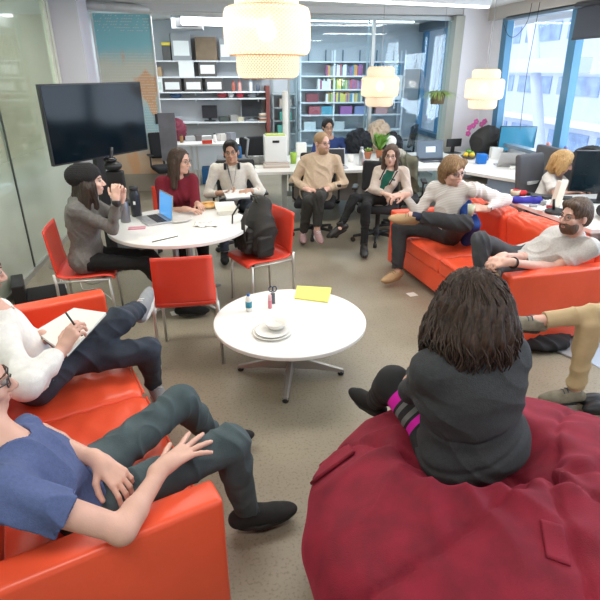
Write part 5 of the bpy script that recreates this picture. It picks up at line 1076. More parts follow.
# 11 man in the blue t-shirt on the near end of the left sofa
def man_tee():
    hip = V((-.60, 1.50, .53)); hR, hL = V((-.53, 1.42, .53)), V((-.61, 1.60, .53)); f = V((.925, .38, 0)); l = V((-.38, .925, 0))
    p = Person('man in blue t-shirt with arm on the sofa armrest, dark green jeans', PINK, .0048, 1.06)
    eR = az(122, 530, .665); sR = reach(eR, -6, 490, .34, near=True); sL = reach(sR, 22, 436, .38, near=False); sc_ = mid(sL, sR)
    wR = az(164, 466, .70); DBG.append(('P11', 'sR', tuple(sR), 'sL', tuple(sL), 'eR', tuple(eR), 'wR', tuple(wR)))
    wL = az(100, 462, .72); eL = reach(wL, 40, 436, .27, near=False); bones('P11', uL=(sL, eL), fL=(eL, wL), uR=(sR, eR), fR=(eR, wR), t=(hip, sc_), sh=(sL, sR))
    hc = sc_+V((-.02, .03, .24)); hc = reach(sc_, -31, 378, .28)
    p.hc0, p.sc0 = hip, sc_; p.head(hc, (1, .42, -.05), neck=sc_+(hc-sc_)*.2, size=1.03); p.torso(hip, mid(hip, sc_, .88), sL, sR, hL, hR, w=1.0)
    p.arm(sR, eR, wR, 1.08); p.arm(sL, eL, wL, 1.05)
    tg = az(212, 432, .69); d = tg-wR; p.hand(wR, d, (.1, .0, -1), (-.3, 1, .1), spread=.32, tcurl=-.2, bends=[.06, .05, .08, .15], sc=1.16)
    tg = az(136, 494, .66); d = tg-wL; p.hand(wL, d, (0, .1, -1), (-1, -.4, .0), curl=.55, spread=.10, sc=1.06, tcurl=.3)
    kN = reach(hR, 233, 441, .47); kN = az(230, 443, .60); aN = az(247, 512, .11); kF = az(180, 402, .585); aF = az(214, 436, .12)
    bones('P11leg', a=(hR, kN), b=(kN, aN), c=(hL, kF), d=(kF, aF)); p.leg(hR, kN, aN, 1.08); p.leg(hL, kF, aF, 1.05); b = p.finish(mat('brow_brown', (.10, .05, .03), .8))
    p.shirt(cloth('denim_blue_tee', (.090, .125, .27), ns=90, nz=.10), [(sR, eR, wR, .50, 1.30), (sL, eL, wL, .55, 1.15)], hem=-.06, disp=folds(.010, 15, 31, (1, -.3, .5)), loose=1.02, th=.016)
    J = cloth('dark_green_denim', (.045, .070, .080), c2=(.085, .12, .13), ns=9); p.trousers(J, [(hR, kN, aN, .93), (hL, kF, aF, .93)], disp=folds(.0055, 22, 32), w=1.08, bag=1.06, th=.014)
    SB = mat('black_knit_shoe', (.018, .018, .019), .85, bump=.4, bscale=300); p.foot(aN, (1, .16, 0), SB, SOLEB, L=.32, w=1.2, lace=mat('dark_lace', (.06, .06, .06), .8)); p.foot(aF, (1, .2, 0), SB, SOLEB, L=.29)
    p.hair(HAIRM('fair', (.16, .10, .06), (.3, .2, .12)), 'short', vol=.004); p.glasses(rim=.0022)
man_tee()
# 12 man in the white shirt writing in a notebook
def man_white():
    hip = V((-1.02, 2.34, .55)); hR, hL = hip+V((.03, -.09, 0)), hip+V((-.03, .09, 0)); f = V((.925, .38, 0)); l = V((-.38, .925, 0)); p = Person('man in white shirt writing in a notebook, legs crossed, on red sofa', PINK, .006, 1.02)
    sc_ = ay(0, 326, 2.26); sR = sc_-l*.185; sL = sc_+l*.185; p.hc0, p.sc0 = hip, sc_; hc = sc_+V((.03, .02, .235)); hc = reach(sc_, -24, 268, .27, near=False); p.head(hc, (.9, .4, -.25), neck=sc_+V((0, 0, .05)), size=1.03); p.torso(hip, mid(hip, sc_, .88), sL, sR, hL, hR, w=1.05)
    eR = reach(sR, 26, 386, .30); wR = reach(eR, 62, 350, .26, near=False); eL = sL+V((.06, .04, -.24)); wL = V(az(42, 334, .77)); bones('P12', t=(hip, sc_), h=(hc, sc_), sh=(sL, sR)); DBG.append(('P12', 'hc', tuple(hc), 'sc', tuple(sc_), 'eR', tuple(eR), 'wR', tuple(wR), 'eL', tuple(eL), tuple(wL)))
    p.arm(sR, eR, wR, 1.05); p.arm(sL, eL, wL, 1.0); tg = reach(wR, 77, 324, .12, near=False); p.hand(wR, tg-wR, (-.1, .2, -1), (-.4, .8, .4), curl=.65, spread=.06); p.hand(wL, (.6, .1, -.1), (0, 0, 1), (.3, -.8, 0), curl=.5) if 0 else p.hand(wL-V((.05, 0, .04)), (.7, .1, .0), (0, 0, 1), (.3, -.8, 0), curl=.5, sc=.9)
    kA = reach(hR, 122, 322, .47, near=False); kA = az(122, 318, .66); aA = az(143, 304, .50); kA = az(119, 320, .69); aA = reach(kA, 139, 309, .38, near=False)
    kB = az(147, 350, .54); aB = az(154, 384, .12); bones('P12leg', a=(hR, kA), b=(kA, aA), c=(hL, kB), d=(kB, aB)); DBG.append(('kA', tuple(kA), 'aA', tuple(aA), 'kB', tuple(kB)))
    p.leg(hR, kA, aA, 1.05); p.leg(hL, kB, aB, 1.05); p.finish(mat('brow_brown', (.10, .05, .03), .8)); WS = cloth('white_cotton', (.78, .77, .74))
    p.shirt(WS, [(sR, eR, wR, 1.86, 1.22), (sL, eL, wL, 1.88, 1.2)], hem=.03, disp=folds(.008, 16, 41), loose=1.05, th=.016); S = Sdf(.006)
    S.ell(mid(hip, sc_, .12), (.185, .13, .12), p.TR, .04); S.cut(mid(hip, sc_, .20), p.tu); S.cut(mid(hip, sc_, -.12), -p.tu); S.build('undershirt', cloth('dusty_rose', (.34, .22, .20)), p.root, folds(.005, 24, 42))
    p.trousers(DJEAN, [(hR, kA, aA, .88), (hL, kB, aB, .93)], disp=folds(.006, 20, 43), w=1.04, bag=1.08); GS = cloth('light_grey_mesh', (.30, .32, .34)); p.foot(aA, (.12, .85, .42), GS, SOLEW, lace=WB, upn=(-.5, -.5, .8)); p.foot(aB, (.45, -.85, 0), GS, SOLEW, lace=WB)
    p.hair(MATS['hair_fair'], 'short', vol=.004)
    n = thing('notebook', 'open blank white notebook on the lap of the white shirt man', 'notebook'); A, B_, C_ = V(az(34, 332, .76)), V(az(74, 308, .79)), V(az(107, 313, .83)); D_ = V(az(67, 356, .80))
    def quad(Q, z0, z1): return MB().add([q+V((0, 0, z0)) for q in Q]+[q+V((0, 0, z1)) for q in Q], [(3, 2, 1, 0), (4, 5, 6, 7), (0, 1, 5, 4), (1, 2, 6, 5), (2, 3, 7, 6), (3, 0, 4, 7)])
    quad([A, D_, C_, B_], -.012, -.008).build('cover', BLK, n); quad([A+(C_-A)*.012, D_+(B_-D_)*.012, C_+(A-C_)*.012, B_+(D_-B_)*.012], -.008, .004).build('pages', mat('paper_white', (.84, .83, .78), .7), n)
    pn = thing('pen', 'slim dark pen held over the open notebook', 'pen'); tp = p.tips[0][0] if 0 else wR+(tg-wR)*.9; MB().tube([tp+V((.02, .02, -.05)), tp+V((-.03, .02, .07))], .0045, 8).build('barrel', BLK, pn)
man_white()
# 13 person in khaki trousers cut off by the right edge
def person_khaki():
    hip = V((2.66, 2.52, .54)); sc_ = V((2.76, 2.42, 1.0)); p = Person('person in khaki trousers and grey hiking shoes at right edge', PINK, .006, 1.05); l = V((.1, -1, 0)).normalized()
    hR, hL = hip-l*.09, hip+l*.09; sR, sL = sc_-l*.19, sc_+l*.19; p.hc0, p.sc0 = hip, sc_; p.head(sc_+V((-.03, 0, .25)), (-1, .1, 0), neck=sc_+V((0, 0, .05))); p.torso(hip, mid(hip, sc_, .88), sL, sR, hL, hR)
    for s_, q in ((sR, 1), (sL, -1)):
        e = s_+V((-.05, q*.06, -.27)); w_ = e+V((-.22, -q*.05, .0)); p.arm(s_, e, w_); p.hand(w_, (-1, 0, 0), (0, 0, -1), (0, -q, 0), curl=.5); p.__dict__.setdefault('sl', []).append((s_, e, w_, 1.9, 1.1))
    kB = reach(hL, 590, 322, .45); aB = az(574, 392, .11); kB = az(590, 326, .545); kA = reach(hR, 612, 312, .44); aA = az(538, 322, .36); aA = reach(kA, 538, 321, .43)
    bones('P13', a=(hL, kB), b=(kB, aB), c=(hR, kA), d=(kA, aA)); DBG.append(('P13', tuple(kB), tuple(aB), tuple(kA), tuple(aA)))
    p.leg(hL, kB, aB); p.leg(hR, kA, aA); p.finish(); p.shirt(cloth('navy_shirt', (.03, .04, .08)), p.sl, hem=-.1); K = cloth('khaki_cotton', (.52, .39, .22), nz=.05, ns=20); p.trousers(K, [(hL, kB, aB, .93), (hR, kA, aA, .92)], disp=folds(.006, 20, 51), bag=1.05)
    HS = mat('hiking_fabric', (.20, .18, .13), .85, col2=(.30, .28, .21), nscale=20, bump=.3); LC = mat('blue_lace', (.03, .06, .14), .7)
    p.foot(aB, (-1, .12, 0), HS, SOLEB, lace=LC); p.foot(aA, (-.95, .1, .18), HS, SOLEB, lace=LC, upn=(.1, -.2, .9)); p.hair(MATS['hair_fair'], 'short')
person_khaki()
# ---------------------------------------------------------------- things on tables, desks and floor
def Bx(name, lab, cat, c, d, m, rz=0, bev=0, group=None):
    o = MB().box((0, 0, d[2]/2), d, 0, bev=bev).build(name, m, loc=c, rz=rz); return tag(o, lab, cat, group)
PAPER = mat('paper_white', (.84, .83, .78), .7); SILV = mat('silver_laptop', (.50, .50, .51), .35, .7); KEY = mat('black_keys', (.02, .02, .022), .5)
def screenm(n, c, e=.6): return mat('screen_'+n, tuple(x*.3 for x in c), .15, emit=c, estr=e, noise=0)
def laptop(c, rz, lab, w_=.32, d_=.22, ang=105, scr=None, body=None, extra=None):
    """user sits on local -y"""
    t = thing('laptop', lab, 'laptop', c, rz); b = MB().box((0, 0, .008), (w_, d_, .016), bev=.004).build('base', body or SILV, t)
    k = MB()
    for i in range(5):
        for j in range(12): k.box((-.13*w_/.32+.0236*w_/.32*j, -.01+.018*i-.0, .0175), (.019*w_/.32, .014, .003))
    k.build('keyboard', KEY, b); MB().box((0, -.07, .0165), (.09, .05, .001)).build('trackpad', GY, b)
    a = radians(ang); M = Matrix.Rotation(a-pi/2-0, 3, 'X').transposed(); M = Matrix.Rotation(-(a-pi/2), 3, 'X'); h = d_
    cc = V((0, d_/2, .014))+M@V((0, 0, h/2)); l = MB().box(cc, (w_, .008, h), M=M, bev=.003).build('lid', body or SILV, t)
    MB().box(cc+M@V((0, -.0055, 0)), (w_-.02, .002, h-.02), M=M).build('screen', scr or KEY, l)
    if extra: extra(l, cc, M)
    return t
SC_B = screenm('blue', (.10, .35, .75), .9)
# round table
p0, p1, p2 = az(163, 227, .731), az(170, 214, .731), az(136, 229, .731); dd = (p1-p0).normalized(); rz = atan2(dd.y, dd.x); ctr = (p0+p1)/2+V((-dd.y, dd.x, 0))*.11
ctr = (p0+p1)/2-V((dd.y, -dd.x, 0))*.11
laptop(V((ctr.x, ctr.y, .7305)), radians(-64), 'silver laptop with blue screen, side on, on the round table', scr=SC_B, ang=97)
def pz(px, py, z=.7305): return az(px, py, z)
Bx('phone', 'pink phone beside the laptop on the round table', 'phone', pz(137, 228.5), (.14, .07, .009), mat('pink_glass', (.70, .32, .38), .3), .1, .003)
Bx('phone', 'black phone lying before the woman in maroon', 'phone', pz(175, 208.5), (.14, .07, .009), BLK, -.1, .003)
Bx('phone', 'small black gadget on the white plate edge', 'gadget', pz(188, 210, .74), (.06, .035, .015), BLK, .5, .004)
def plate(c, r, lab, m=None, h=.015):
    o = MB().lathe([(0, .003), (r*.62, .003), (r*.95, h), (r, h), (r*.97, h-.004), (r*.62, 0), (0, 0)], (0, 0, 0), 40).build('plate', m or mat('white_china', (.82, .81, .77), .25), loc=c); return tag(o, lab, 'plate')
plate(pz(178, 220), .125, 'round white plate behind the laptop on the round table')
t = thing('food_tray', 'paper tray heaped with golden chips on the round table', 'tray', pz(208, 207)); MB().lathe([(.02, 0), (.09, .002), (.125, .03), (.12, .03), (.088, .006), (0, .005)], n=28).build('tray', mat('kraft_tray', (.60, .42, .22), .7), t)
cm = mat('golden_chips', (.75, .45, .16), .6, noise=.2); r_ = random.Random(2); m = MB()
for i in range(60):
    a = r_.uniform(0, 6.28); q = .085*sqrt(r_.random()); M = Matrix.Rotation(r_.uniform(0, 3), 3, 'X')@Matrix.Rotation(r_.uniform(0, 3), 3, 'Z'); m.box((q*cos(a), q*sin(a), .018+.03*(1-q/.09)*r_.random()), (.035, .028, .003), M=M)
tag(m.build('chips', cm, loc=pz(208, 207)+V((0, 0, .0))), 'heap of golden chips in the paper tray', 'chips', kind='stuff')
t = thing('food_container', 'open white foam food container on the round table', 'container', pz(227, 213), .1); w_ = .078
MB().add([(-w_, -w_, 0), (w_, -w_, 0), (w_, w_, 0), (-w_, w_, 0), (-w_*1.25, -w_*1.25, .045), (w_*1.25, -w_*1.25, .045), (w_*1.25, w_*1.25, .045), (-w_*1.25, w_*1.25, .045)], [(3, 2, 1, 0), (0, 1, 5, 4), (1, 2, 6, 5), (2, 3, 7, 6), (3, 0, 4, 7)]).build('tub', mat('foam_white', (.78, .76, .70), .6), t, thick=.004); MB().box((0, .17, .035), (.19, .010, .11), M=Matrix.Rotation(-1.25, 3, 'X'), bev=.004).build('lid', MATS['foam_white'], t)
t = thing('napkin', 'crumpled white napkin with a fork on the round table', 'napkin', pz(206, 225)); vs = []; n = 12
for i in range(n+1):
    for j in range(n+1): vs.append(((i/n-.5)*.20, (j/n-.5)*.15+.02*sin(i), .008+.008*sin(i*1.3)*cos(j*1.1)))
MB().add(vs, [(i*(n+1)+j, (i+1)*(n+1)+j, (i+1)*(n+1)+j+1, i*(n+1)+j+1) for i in range(n) for j in range(n)], 0, True).build('sheet', PAPER, t, thick=.001); MB().tube([(-.06, .0, .025), (.02, .01, .022), (.05, .015, .024)], [.003, .003, .008], 6, flat=(1, .4)).build('fork', SILV, t)
Bx('paper_sheet', 'blank white sheet nearest the edge of the round table', 'paper', pz(160, 238), (.30, .21, .001), PAPER, .35)
tag(MB().tube([pz(152, 242, .736), pz(178, 236, .736)], .0035, 8).build('pen', BLK), 'thin black pen lying on the sheet of paper', 'pen')
def bottle(c, r, h, m, lab, cap=None, name='bottle', cat='bottle', neck=.5):
    t = thing(name, lab, cat, c); MB().lathe([(0, 0), (r*.9, 0), (r, .008), (r, h*.72), (r*.92, h*.78), (r*neck, h*.88), (r*neck, h*.93)], n=24).build('body', m, t); MB().lathe([(r*neck*1.15, h*.88), (r*neck*1.15, h), (0, h)], n=20).build('cap', cap or BLK, t); return t
bottle(pz(126, 222), .042, .21, mat('steel_tumbler', (.22, .22, .24), .35, .6), 'grey metal tumbler next to the elbow of beanie woman', neck=.8)
bo = bottle(pz(137, 216), .046, .27, mat('black_flask', (.02, .022, .03), .4), 'tall black flask with small white mark behind the tumbler', neck=.7)
MB().box((0, -.047, .13), (.02, .002, .03)).build('mark', PAPER, bo)
# coffee table
def cz(px, py, z=.4225): return az(px, py, z)
b1 = bottle(cz(249, 311), .022, .13, PAPER, 'white glue bottle with blue cap on the coffee table', cap=mat('blue_cap', (.02, .12, .40), .4), neck=.4); MB().lathe([(.0225, .03), (.0225, .075)], n=20).build('label', mat('teal_label', (.03, .25, .35), .5), b1)
t = thing('pink_marker', 'pink marker standing upright on the coffee table', 'marker', cz(270, 308)); MB().lathe([(0, 0), (.013, 0), (.014, .06), (.013, .065)], n=16).build('barrel', mat('pink_plastic', (.75, .25, .32), .4), t); MB().lathe([(.0145, .062), (.013, .10), (0, .10)], n=16).build('cap', mat('pale_pink', (.8, .5, .52), .4), t)
t = thing('scissors', 'black handled scissors standing in holder on the coffee table', 'scissors', cz(273, 303)); MB().lathe([(0, 0), (.016, 0), (.016, .075)], n=14).build('holder', mat('slate_plastic', (.10, .12, .15), .4), t)
for q in (-1, 1): MB().tube([(q*.013+.014*cos(a), .0, .11+.02*sin(a)) for a in [2*pi*i/12 for i in range(12)]], .004, 6, closed=True).build('handle', mat('navy_handle', (.02, .04, .10), .4), t)
MB().box((0, 0, .08), (.02, .003, .04)).build('blades', SILV, t)
Q = [cz(297, 287), cz(331.5, 289), cz(328, 303), cz(294.5, 299)]; yl = mat('yellow_paper', (.83, .78, .18), .7)
MBq = MB().add([q-V((0, 0, .001)) for q in Q]+[q+V((0, 0, .012)) for q in Q], [(0, 1, 2, 3), (7, 6, 5, 4), (0, 4, 5, 1), (1, 5, 6, 2), (2, 6, 7, 3), (3, 7, 4, 0)]); tag(MBq.build('paper_pad', yl), 'yellow paper pad on the far side of the coffee table', 'pad')
plate(cz(272, 333), .125, 'lower white plate of the stack on the coffee table'); plate(cz(272, 333)+V((0, 0, .009)), .108, 'upper plate with crumbs under the bowl on coffee table')
t = thing('bowl', 'small white bowl on the plates on the coffee table', 'bowl', cz(276, 330)+V((0, .0, .014))); MB().lathe([(0, 0), (.035, 0), (.06, .02), (.072, .045), (.068, .045), (.056, .022), (.03, .006), (0, .005)], n=36).build('bowl_body', MATS['white_china'], t)
t = thing('fork', 'white fork resting in the bowl on coffee table', 'fork'); q = cz(276, 330)+V((0, 0, .05)); MB().tube([q+V((.03, .01, -.01)), q+V((-.03, .05, .035)), q+V((-.045, .06, .045))], [.007, .003, .004], 6, flat=(1, .4)).build('handle', MATS['foam_white'], t)
# floor bits
for (px, py, s, rz, lab) in [(176, 313, .09, .3, 'white paper scrap on the floor under the empty red chair'), (412, 294.5, .085, .2, 'white square paper on the floor beside the tan shoe')]:
    Bx('paper_scrap', lab, 'paper', az(px, py, .001), (s, s, .002), PAPER, rz)
t = thing('equipment_case', 'open black equipment case on floor by glass wall', 'case', az(24, 300, 0), radians(20)); MB().box((-.02, 0, .10), (.10, .34, .20), bev=.01).build('lid', BLK, t); MB().box((.20, .02, .02), (.34, .34, .04), bev=.008).build('tray', BLKF, t)
for i in range(4): MB().box((.035, -.08+.05*i, .14), (.004, .02, .006)).build('slot', GY, t)
def cable(pts, r, m, lab, name='cable'):
    P = [V(p) for p in pts]; Q = []
    for i in range(len(P)-1):
        a = P[max(0, i-1)]; b = P[i]; c = P[i+1]; d = P[min(len(P)-1, i+2)]
        for k in range(8): u = k/8; Q.append(.5*((2*b)+(-a+c)*u+(2*a-5*b+4*c-d)*u*u+(-a+3*b-3*c+d)*u**3))
    Q.append(P[-1]); return tag(MB().tube(Q, r, 6).build(name, m), lab, 'cable')
cable([az(x, y, .006) for x, y in [(47, 290), (60, 282), (58, 276), (66, 288), (50, 294), (46, 289)]], .005, WB, 'white cable looped on the floor by equipment case'); cable([az(x, y, .006) for x, y in [(80, 282), (84, 290), (96, 289), (108, 296), (112, 300)]], .005, WB, 'white cable trailing under the beanie woman chair')
cable([az(x, y, .006) for x, y in [(52, 262), (50, 268), (58, 268), (66, 262), (75, 275), (92, 284), (112, 276)]], .004, GY, 'thin grey cable on the floor along glass wall')
Bx('closed_laptop', 'flat grey laptop lying on floor beside khaki leg', 'laptop', az(560, 345, 0), (.26, .36, .018), GY, radians(25), .004); Bx('paper_sheet', 'pale blue sheet on the floor at the right edge', 'paper', az(594, 352, 0), (.30, .42, .004), mat('pale_blue_sheet', (.45, .55, .68), .6), radians(10))
S = Sdf(.01); S.ell((0, 0, .05), (.22, .13, .06), None, .03); S.ell((.12, .05, .06), (.14, .11, .05), None, .03); S.cut((0, 0, 0), (0, 0, -1)); o = S.build('bag', BLKF, None, folds(.012, 22, 61)); o.location = az(540, 347, 0); tag(o, 'crumpled black bag on the floor against the sofa arm', 'bag')
t = thing('black_shoes', 'black object like a shoe at right edge on floor', 'shoe', az(596, 412, 0)); S = Sdf(.007); S.ell((0, 0, .03), (.10, .045, .04), None, .02); S.ell((.03, .09, .03), (.10, .045, .04), None, .02); S.cut((0, 0, 0), (0, 0, -1)); S.build('upper', BLK, t)
# blue cushion
S = Sdf(.009); q = az(467, 224, .66); q = V((2.22, 4.36, .63)); q = ay(466, 222, 4.36); M = Matrix.Rotation(radians(8), 3, 'Z')@Matrix.Rotation(radians(40), 3, 'X')@Matrix.Rotation(radians(-14), 3, 'Y')
S.rbox(q, (.13, .36, .36), M, .055, .01); tag(S.build('cushion', cloth('royal_blue', (.005, .045, .24), .8), None, folds(.004, 18, 62)), 'royal blue cushion beside the man in the pale shirt', 'cushion')
# ---- long desk
def dz(px, py, z=.7355): return az(px, py, z)
t = thing('file_box', 'white plastic file box on stacked papers, long desk', 'box', dz(276, 167)+V((0, .08, .07))); MB().box((0, 0, .17), (.30, .26, .34), bev=.012).build('body', mat('white_plastic', (.80, .81, .80), .4), t); MB().box((0, -.132, .27), (.09, .004, .03)).build('handle_slot', BLK, t); MB().box((0, 0, .345), (.26, .22, .02), 0, bev=.004).build('green_folder', mat('lime_folder', (.50, .60, .12), .6), t)
for i, c in enumerate([(.55, .45, .38), (.70, .66, .60), (.60, .50, .45)]): Bx('magazine_stack', ['lowest magazine under the white file box', 'middle magazine under the white file box', 'top magazine right under the white file box'][i], 'magazine', dz(276, 167)+V((0, .06, .023*i)), (.36-.02*i, .30, .022), mat('mag%d' % i if 0 else 'magazine_'+'abc'[i], c, .6), .06*i)
t = thing('green_cup', 'lime green plastic cup next to the white file box', 'cup', dz(294, 164)+V((0, .06, 0))); MB().lathe([(0, 0), (.04, 0), (.05, .15), (.046, .15), (.038, .008)], n=24).build('cup', mat('lime_plastic', (.35, .55, .06), .35), t)
t = thing('paper_roll', 'tall white paper tube standing behind the file box', 'tube', dz(289, 160)+V((0, .42, 0))); MB().lathe([(.045, 0), (.045, .92), (.038, .93), (.038, .01)], n=24).build('tube', PAPER, t)
S = Sdf(.012); S.ell((0, 0, .05), (.22, .15, .06), None, .03); S.ell((-.14, .04, .06), (.16, .12, .05), None, .03); S.cut((0, 0, 0), (0, 0, -1)); o = S.build('jacket', cloth('grey_jacket', (.18, .18, .17)), None, folds(.014, 20, 63)); o.location = V((.30+.18, 7.3, .7355)); tag(o, 'grey jacket heaped on the desk left of file box', 'jacket')
Bx('paper_stack', 'loose papers at the left end of long desk', 'paper', dz(256, 168)+V((.1, .05, 0)), (.24, .18, .02), PAPER, .2)
t = thing('poster_tube', 'white lunch bag with dark print beyond the green cup', 'bag', dz(303, 158)+V((0, .2, 0))); MB().box((0, 0, .10), (.16, .1, .20), bev=.02).build('bag_body', PAPER, t)
laptop(dz(331, 168)+V((-.03, .22, 0)), radians(175), 'black laptop seen from behind, back of lid to the room, behind hoodie man', w_=.34, body=BLK, ang=100) if 0 else laptop(dz(335, 170)+V((.02, .20, 0)), radians(0), 'black screened laptop right of the man in beige hoodie', w_=.36, ang=100)
t = thing('paper_cup', 'white mug between laptop and steel bottle on long desk', 'cup', dz(352, 163)+V((0, .1, 0))); MB().lathe([(0, 0), (.036, 0), (.042, .10), (.038, .10), (.033, .008)], n=20).build('cup', PAPER, t)
bottle(dz(362, 166)+V((0, .05, 0)), .036, .25, mat('brushed_steel', (.50, .51, .52), .3, .9), 'brushed steel bottle on the long desk by the plants', cap=SILV)
def leaves(m, c, n, L, sp, w_=.02, rs=1, droop=.5, mi=0):
    r_ = random.Random(rs)
    for i in range(n):
        a = r_.uniform(0, 6.28); l = L*r_.uniform(.6, 1.1); s_ = sp*r_.uniform(.3, 1.1); pts = []; vs = []
        d = V((cos(a), sin(a), 0)); sd = V((-sin(a), cos(a), 0)); N = 6
        for k in range(N+1):
            t_ = k/N; p = V(c)+d*(s_*t_)+V((0, 0, l*(t_-droop*t_*t_*1.3))); ww = w_*sin(pi*min(.98, .08+.9*t_)); vs += [p-sd*ww, p+V((0, 0, -ww*.4)), p+sd*ww]
        m.add(vs, [(k*3+j, k*3+j+1, k*3+3+j+1, k*3+3+j) for k in range(N) for j in (0, 1)], mi, True)
LEAF = mat('leaf_green', (.14, .34, .04), .5, noise=.25, nscale=12); LEAF2 = mat('leaf_pale', (.30, .45, .12), .5, noise=.2); TERRA = mat('terracotta', (.48, .18, .09), .8); SOIL = mat('soil', (.05, .035, .025), .9)
tag(MB().box((0, 0, .012), (.42, .26, .024), bev=.008).build('tray', mat('red_tray', (.45, .03, .03), .4), loc=dz(379, 166)+V((0, .1, 0))), 'red tray under the terracotta pots on long desk', 'tray')
for i, (x, y, r, L, lab) in enumerate([(370, 162, .055, .10, 'terracotta pot with low plant on the red tray, nearest bottle'), (382, 161, .06, .36, 'terracotta pot with tall bushy green plant on the red tray')]):
    t = thing('potted_plant', lab, 'plant', dz(x, y)+V((0, .14, .024))); MB().lathe([(0, 0), (r*.7, 0), (r, r*1.6), (r*1.08, r*1.6), (r*1.08, r*1.9), (r*.95, r*1.9), (r*.9, r*1.5), (0, r*1.5)], n=24).build('pot', TERRA, t); m = MB(); leaves(m, (0, 0, r*1.5), [24, 110][i], L, [.08, .15][i], .018, i+3, .25); m.build('leaves', [LEAF2, LEAF][i], t)
# jackets on chairs beyond the desk
for (cx, cy, z0, c, lab, rx, nm) in [(2.08, 8.30, .78, (.012, .015, .022), 'shiny black jacket over a chair behind the long desk', .22, 'puffer_black'), (2.42, 8.36, .90, (.55, .43, .32), 'cream shaggy coat heaped on a chair behind the long desk', .19, 'cream_coat'), (2.62, 8.30, .72, (.016, .016, .02), 'black coat hanging below the cream shaggy coat', .19, 'black_coat')]:
    S = Sdf(.013); S.ell((0, 0, 0), (rx, .13, .17), None, .05); S.ell((rx*.5, .02, -.12), (rx*.6, .12, .16), None, .05); S.ell((-rx*.5, 0, -.1), (rx*.5, .12, .15), None, .05); S.rbox((0, 0, -.3), (rx*1.6, .16, .4), None, .06, .05); o = S.build('jacket', cloth(nm, c, .7), None, folds(.018, 18, 64)); o.location = (cx, cy, z0+.15); tag(o, lab, 'jacket')
t = thing('globe_lamp', 'white ball lamp behind the woman in cardigan', 'lamp', dz(397, 158)+V((0, .35, 0))); MB().blob((0, 0, .20), .085, 14).build('globe', mat('opal_glass', (.85, .85, .82), .3), t); MB().lathe([(.05, 0), (.05, .012), (.012, .02), (.012, .13)], n=18).build('base', SILV, t)
S = Sdf(.009); S.ell((0, 0, 0), (.23, .10, .12), None, .05); S.rbox((0, .01, -.20), (.40, .15, .42), None, .06, .05); S.cap((-.2, 0, .0), (-.24, -.02, -.36), .06, .05, .04); S.cap((.2, 0, .0), (.25, -.02, -.36), .06, .05, .04); o = S.build('jacket', cloth('olive_canvas', (.12, .115, .075)), None, folds(.014, 18, 65)); o.location = (2.15, 6.46, .88); o.rotation_euler.z = radians(-14); tag(o, 'olive green jacket over the chair of woman in cardigan', 'jacket')
S = Sdf(.010); S.ell((0, 0, 0), (.20, .12, .07), None, .05); S.ell((.08, -.05, -.06), (.14, .10, .1), None, .05); o = S.build('scarf', cloth('pale_grey_scarf', (.36, .34, .29)), None, folds(.014, 24, 66)); o.location = (2.10, 6.46, 1.0); o.scale = (.62, .7, .6); tag(o, 'pale grey scarf on top of the olive jacket', 'scarf')
# right end of the desk
SC_N = screenm('navy', (.03, .07, .13), .5); SC_W = screenm('doc', (.55, .70, .85), 1.0)
def win(l, cc, M): MB().box(cc+M@V((.01, -.008, .0)), (.15, .002, .08), M=M).build('document_window', SC_W, l)
laptop(dz(436, 162)+V((0, .10, 0)), radians(4), 'dark laptop with a pale document on screen, near white wall', w_=.42, d_=.26, body=mat('dark_grey_metal', (.10, .11, .13), .4, .3), scr=SC_N, ang=102, extra=win)
t = thing('orchid', 'pink orchid in a small pot next to black backpack', 'plant', dz(484, 152)+V((0, .1, 0))); MB().lathe([(0, 0), (.05, 0), (.065, .10), (.055, .10), (.05, .08), (0, .08)], n=20).build('pot', mat('lilac_pot', (.65, .60, .72), .4), t)
MB().tube([(0, 0, .08), (-.02, 0, .28), (-.08, 0, .42), (-.20, 0, .44), (-.27, 0, .36)], .005, 6).build('stem', LEAF, t); m = MB(); leaves(m, (0, 0, .08), 9, .10, .10, .014, 5, .7); m.build('leaves', LEAF, t); m = MB()
for (x, z) in [(-.06, .42), (-.16, .46), (-.20, .40), (-.26, .37), (-.27, .28), (-.02, .46)]:
    for k in range(5): a = 2*pi*k/5; m.blob((x+.025*cos(a), -.01, z+.025*sin(a)), (.022, .006, .022), 6)
m.build('flowers', mat('orchid_pink', (.72, .12, .42), .5), t)
t = thing('mug', 'bright blue square mug on the edge of angled worktop', 'mug', dz(481.5, 164)+V((0, .03, 0))); MB().box((0, 0, .07), (.13, .11, .14), bev=.02).build('cup', mat('bright_blue', (.01, .16, .55), .35), t); MB().tube([(.06, 0, .11), (.10, 0, .10), (.10, 0, .05), (.06, 0, .04)], .008, 8).build('handle', MATS['bright_blue'], t)
t = thing('fruit_bowl', 'dark bowl of lemons and limes on the worktop', 'bowl', dz(472, 160)+V((0, .12, 0))); MB().lathe([(0, 0), (.07, 0), (.12, .04), (.115, .042), (.065, .006)], n=28).build('bowl_body', DK, t)
for i, (x, y, z, c, q) in enumerate([(-.05, 0, .06, (.75, .50, .03), 'yellow'), (.03, -.04, .06, (.75, .52, .04), 'golden'), (.06, .04, .07, (.15, .32, .05), 'green'), (0, .03, .10, (.12, .28, .04), 'dark green')]):
    tag(MB().blob((0, 0, 0), (.042, .036, .034), 10).build('fruit', mat('fruit_'+q.replace(' ', '_'), c, .45), loc=dz(472, 160)+V((x, .12+y, z))), '%s fruit in the dark bowl near blue mug' % q, 'fruit')
S = Sdf(.012); S.ell((0, 0, .20), (.24, .14, .22), None, .05); S.rbox((.04, 0, .12), (.38, .22, .24), None, .07, .05); S.cut((0, 0, 0), (0, 0, -1)); o = S.build('backpack', BPM, None, folds(.010, 20, 67)); o.location = ay(487, 150, 7.7); o.location.z = .7355; o.scale = (1.2, .9, 1.05); tag(o, 'black backpack standing on the worktop behind the orchid', 'backpack')
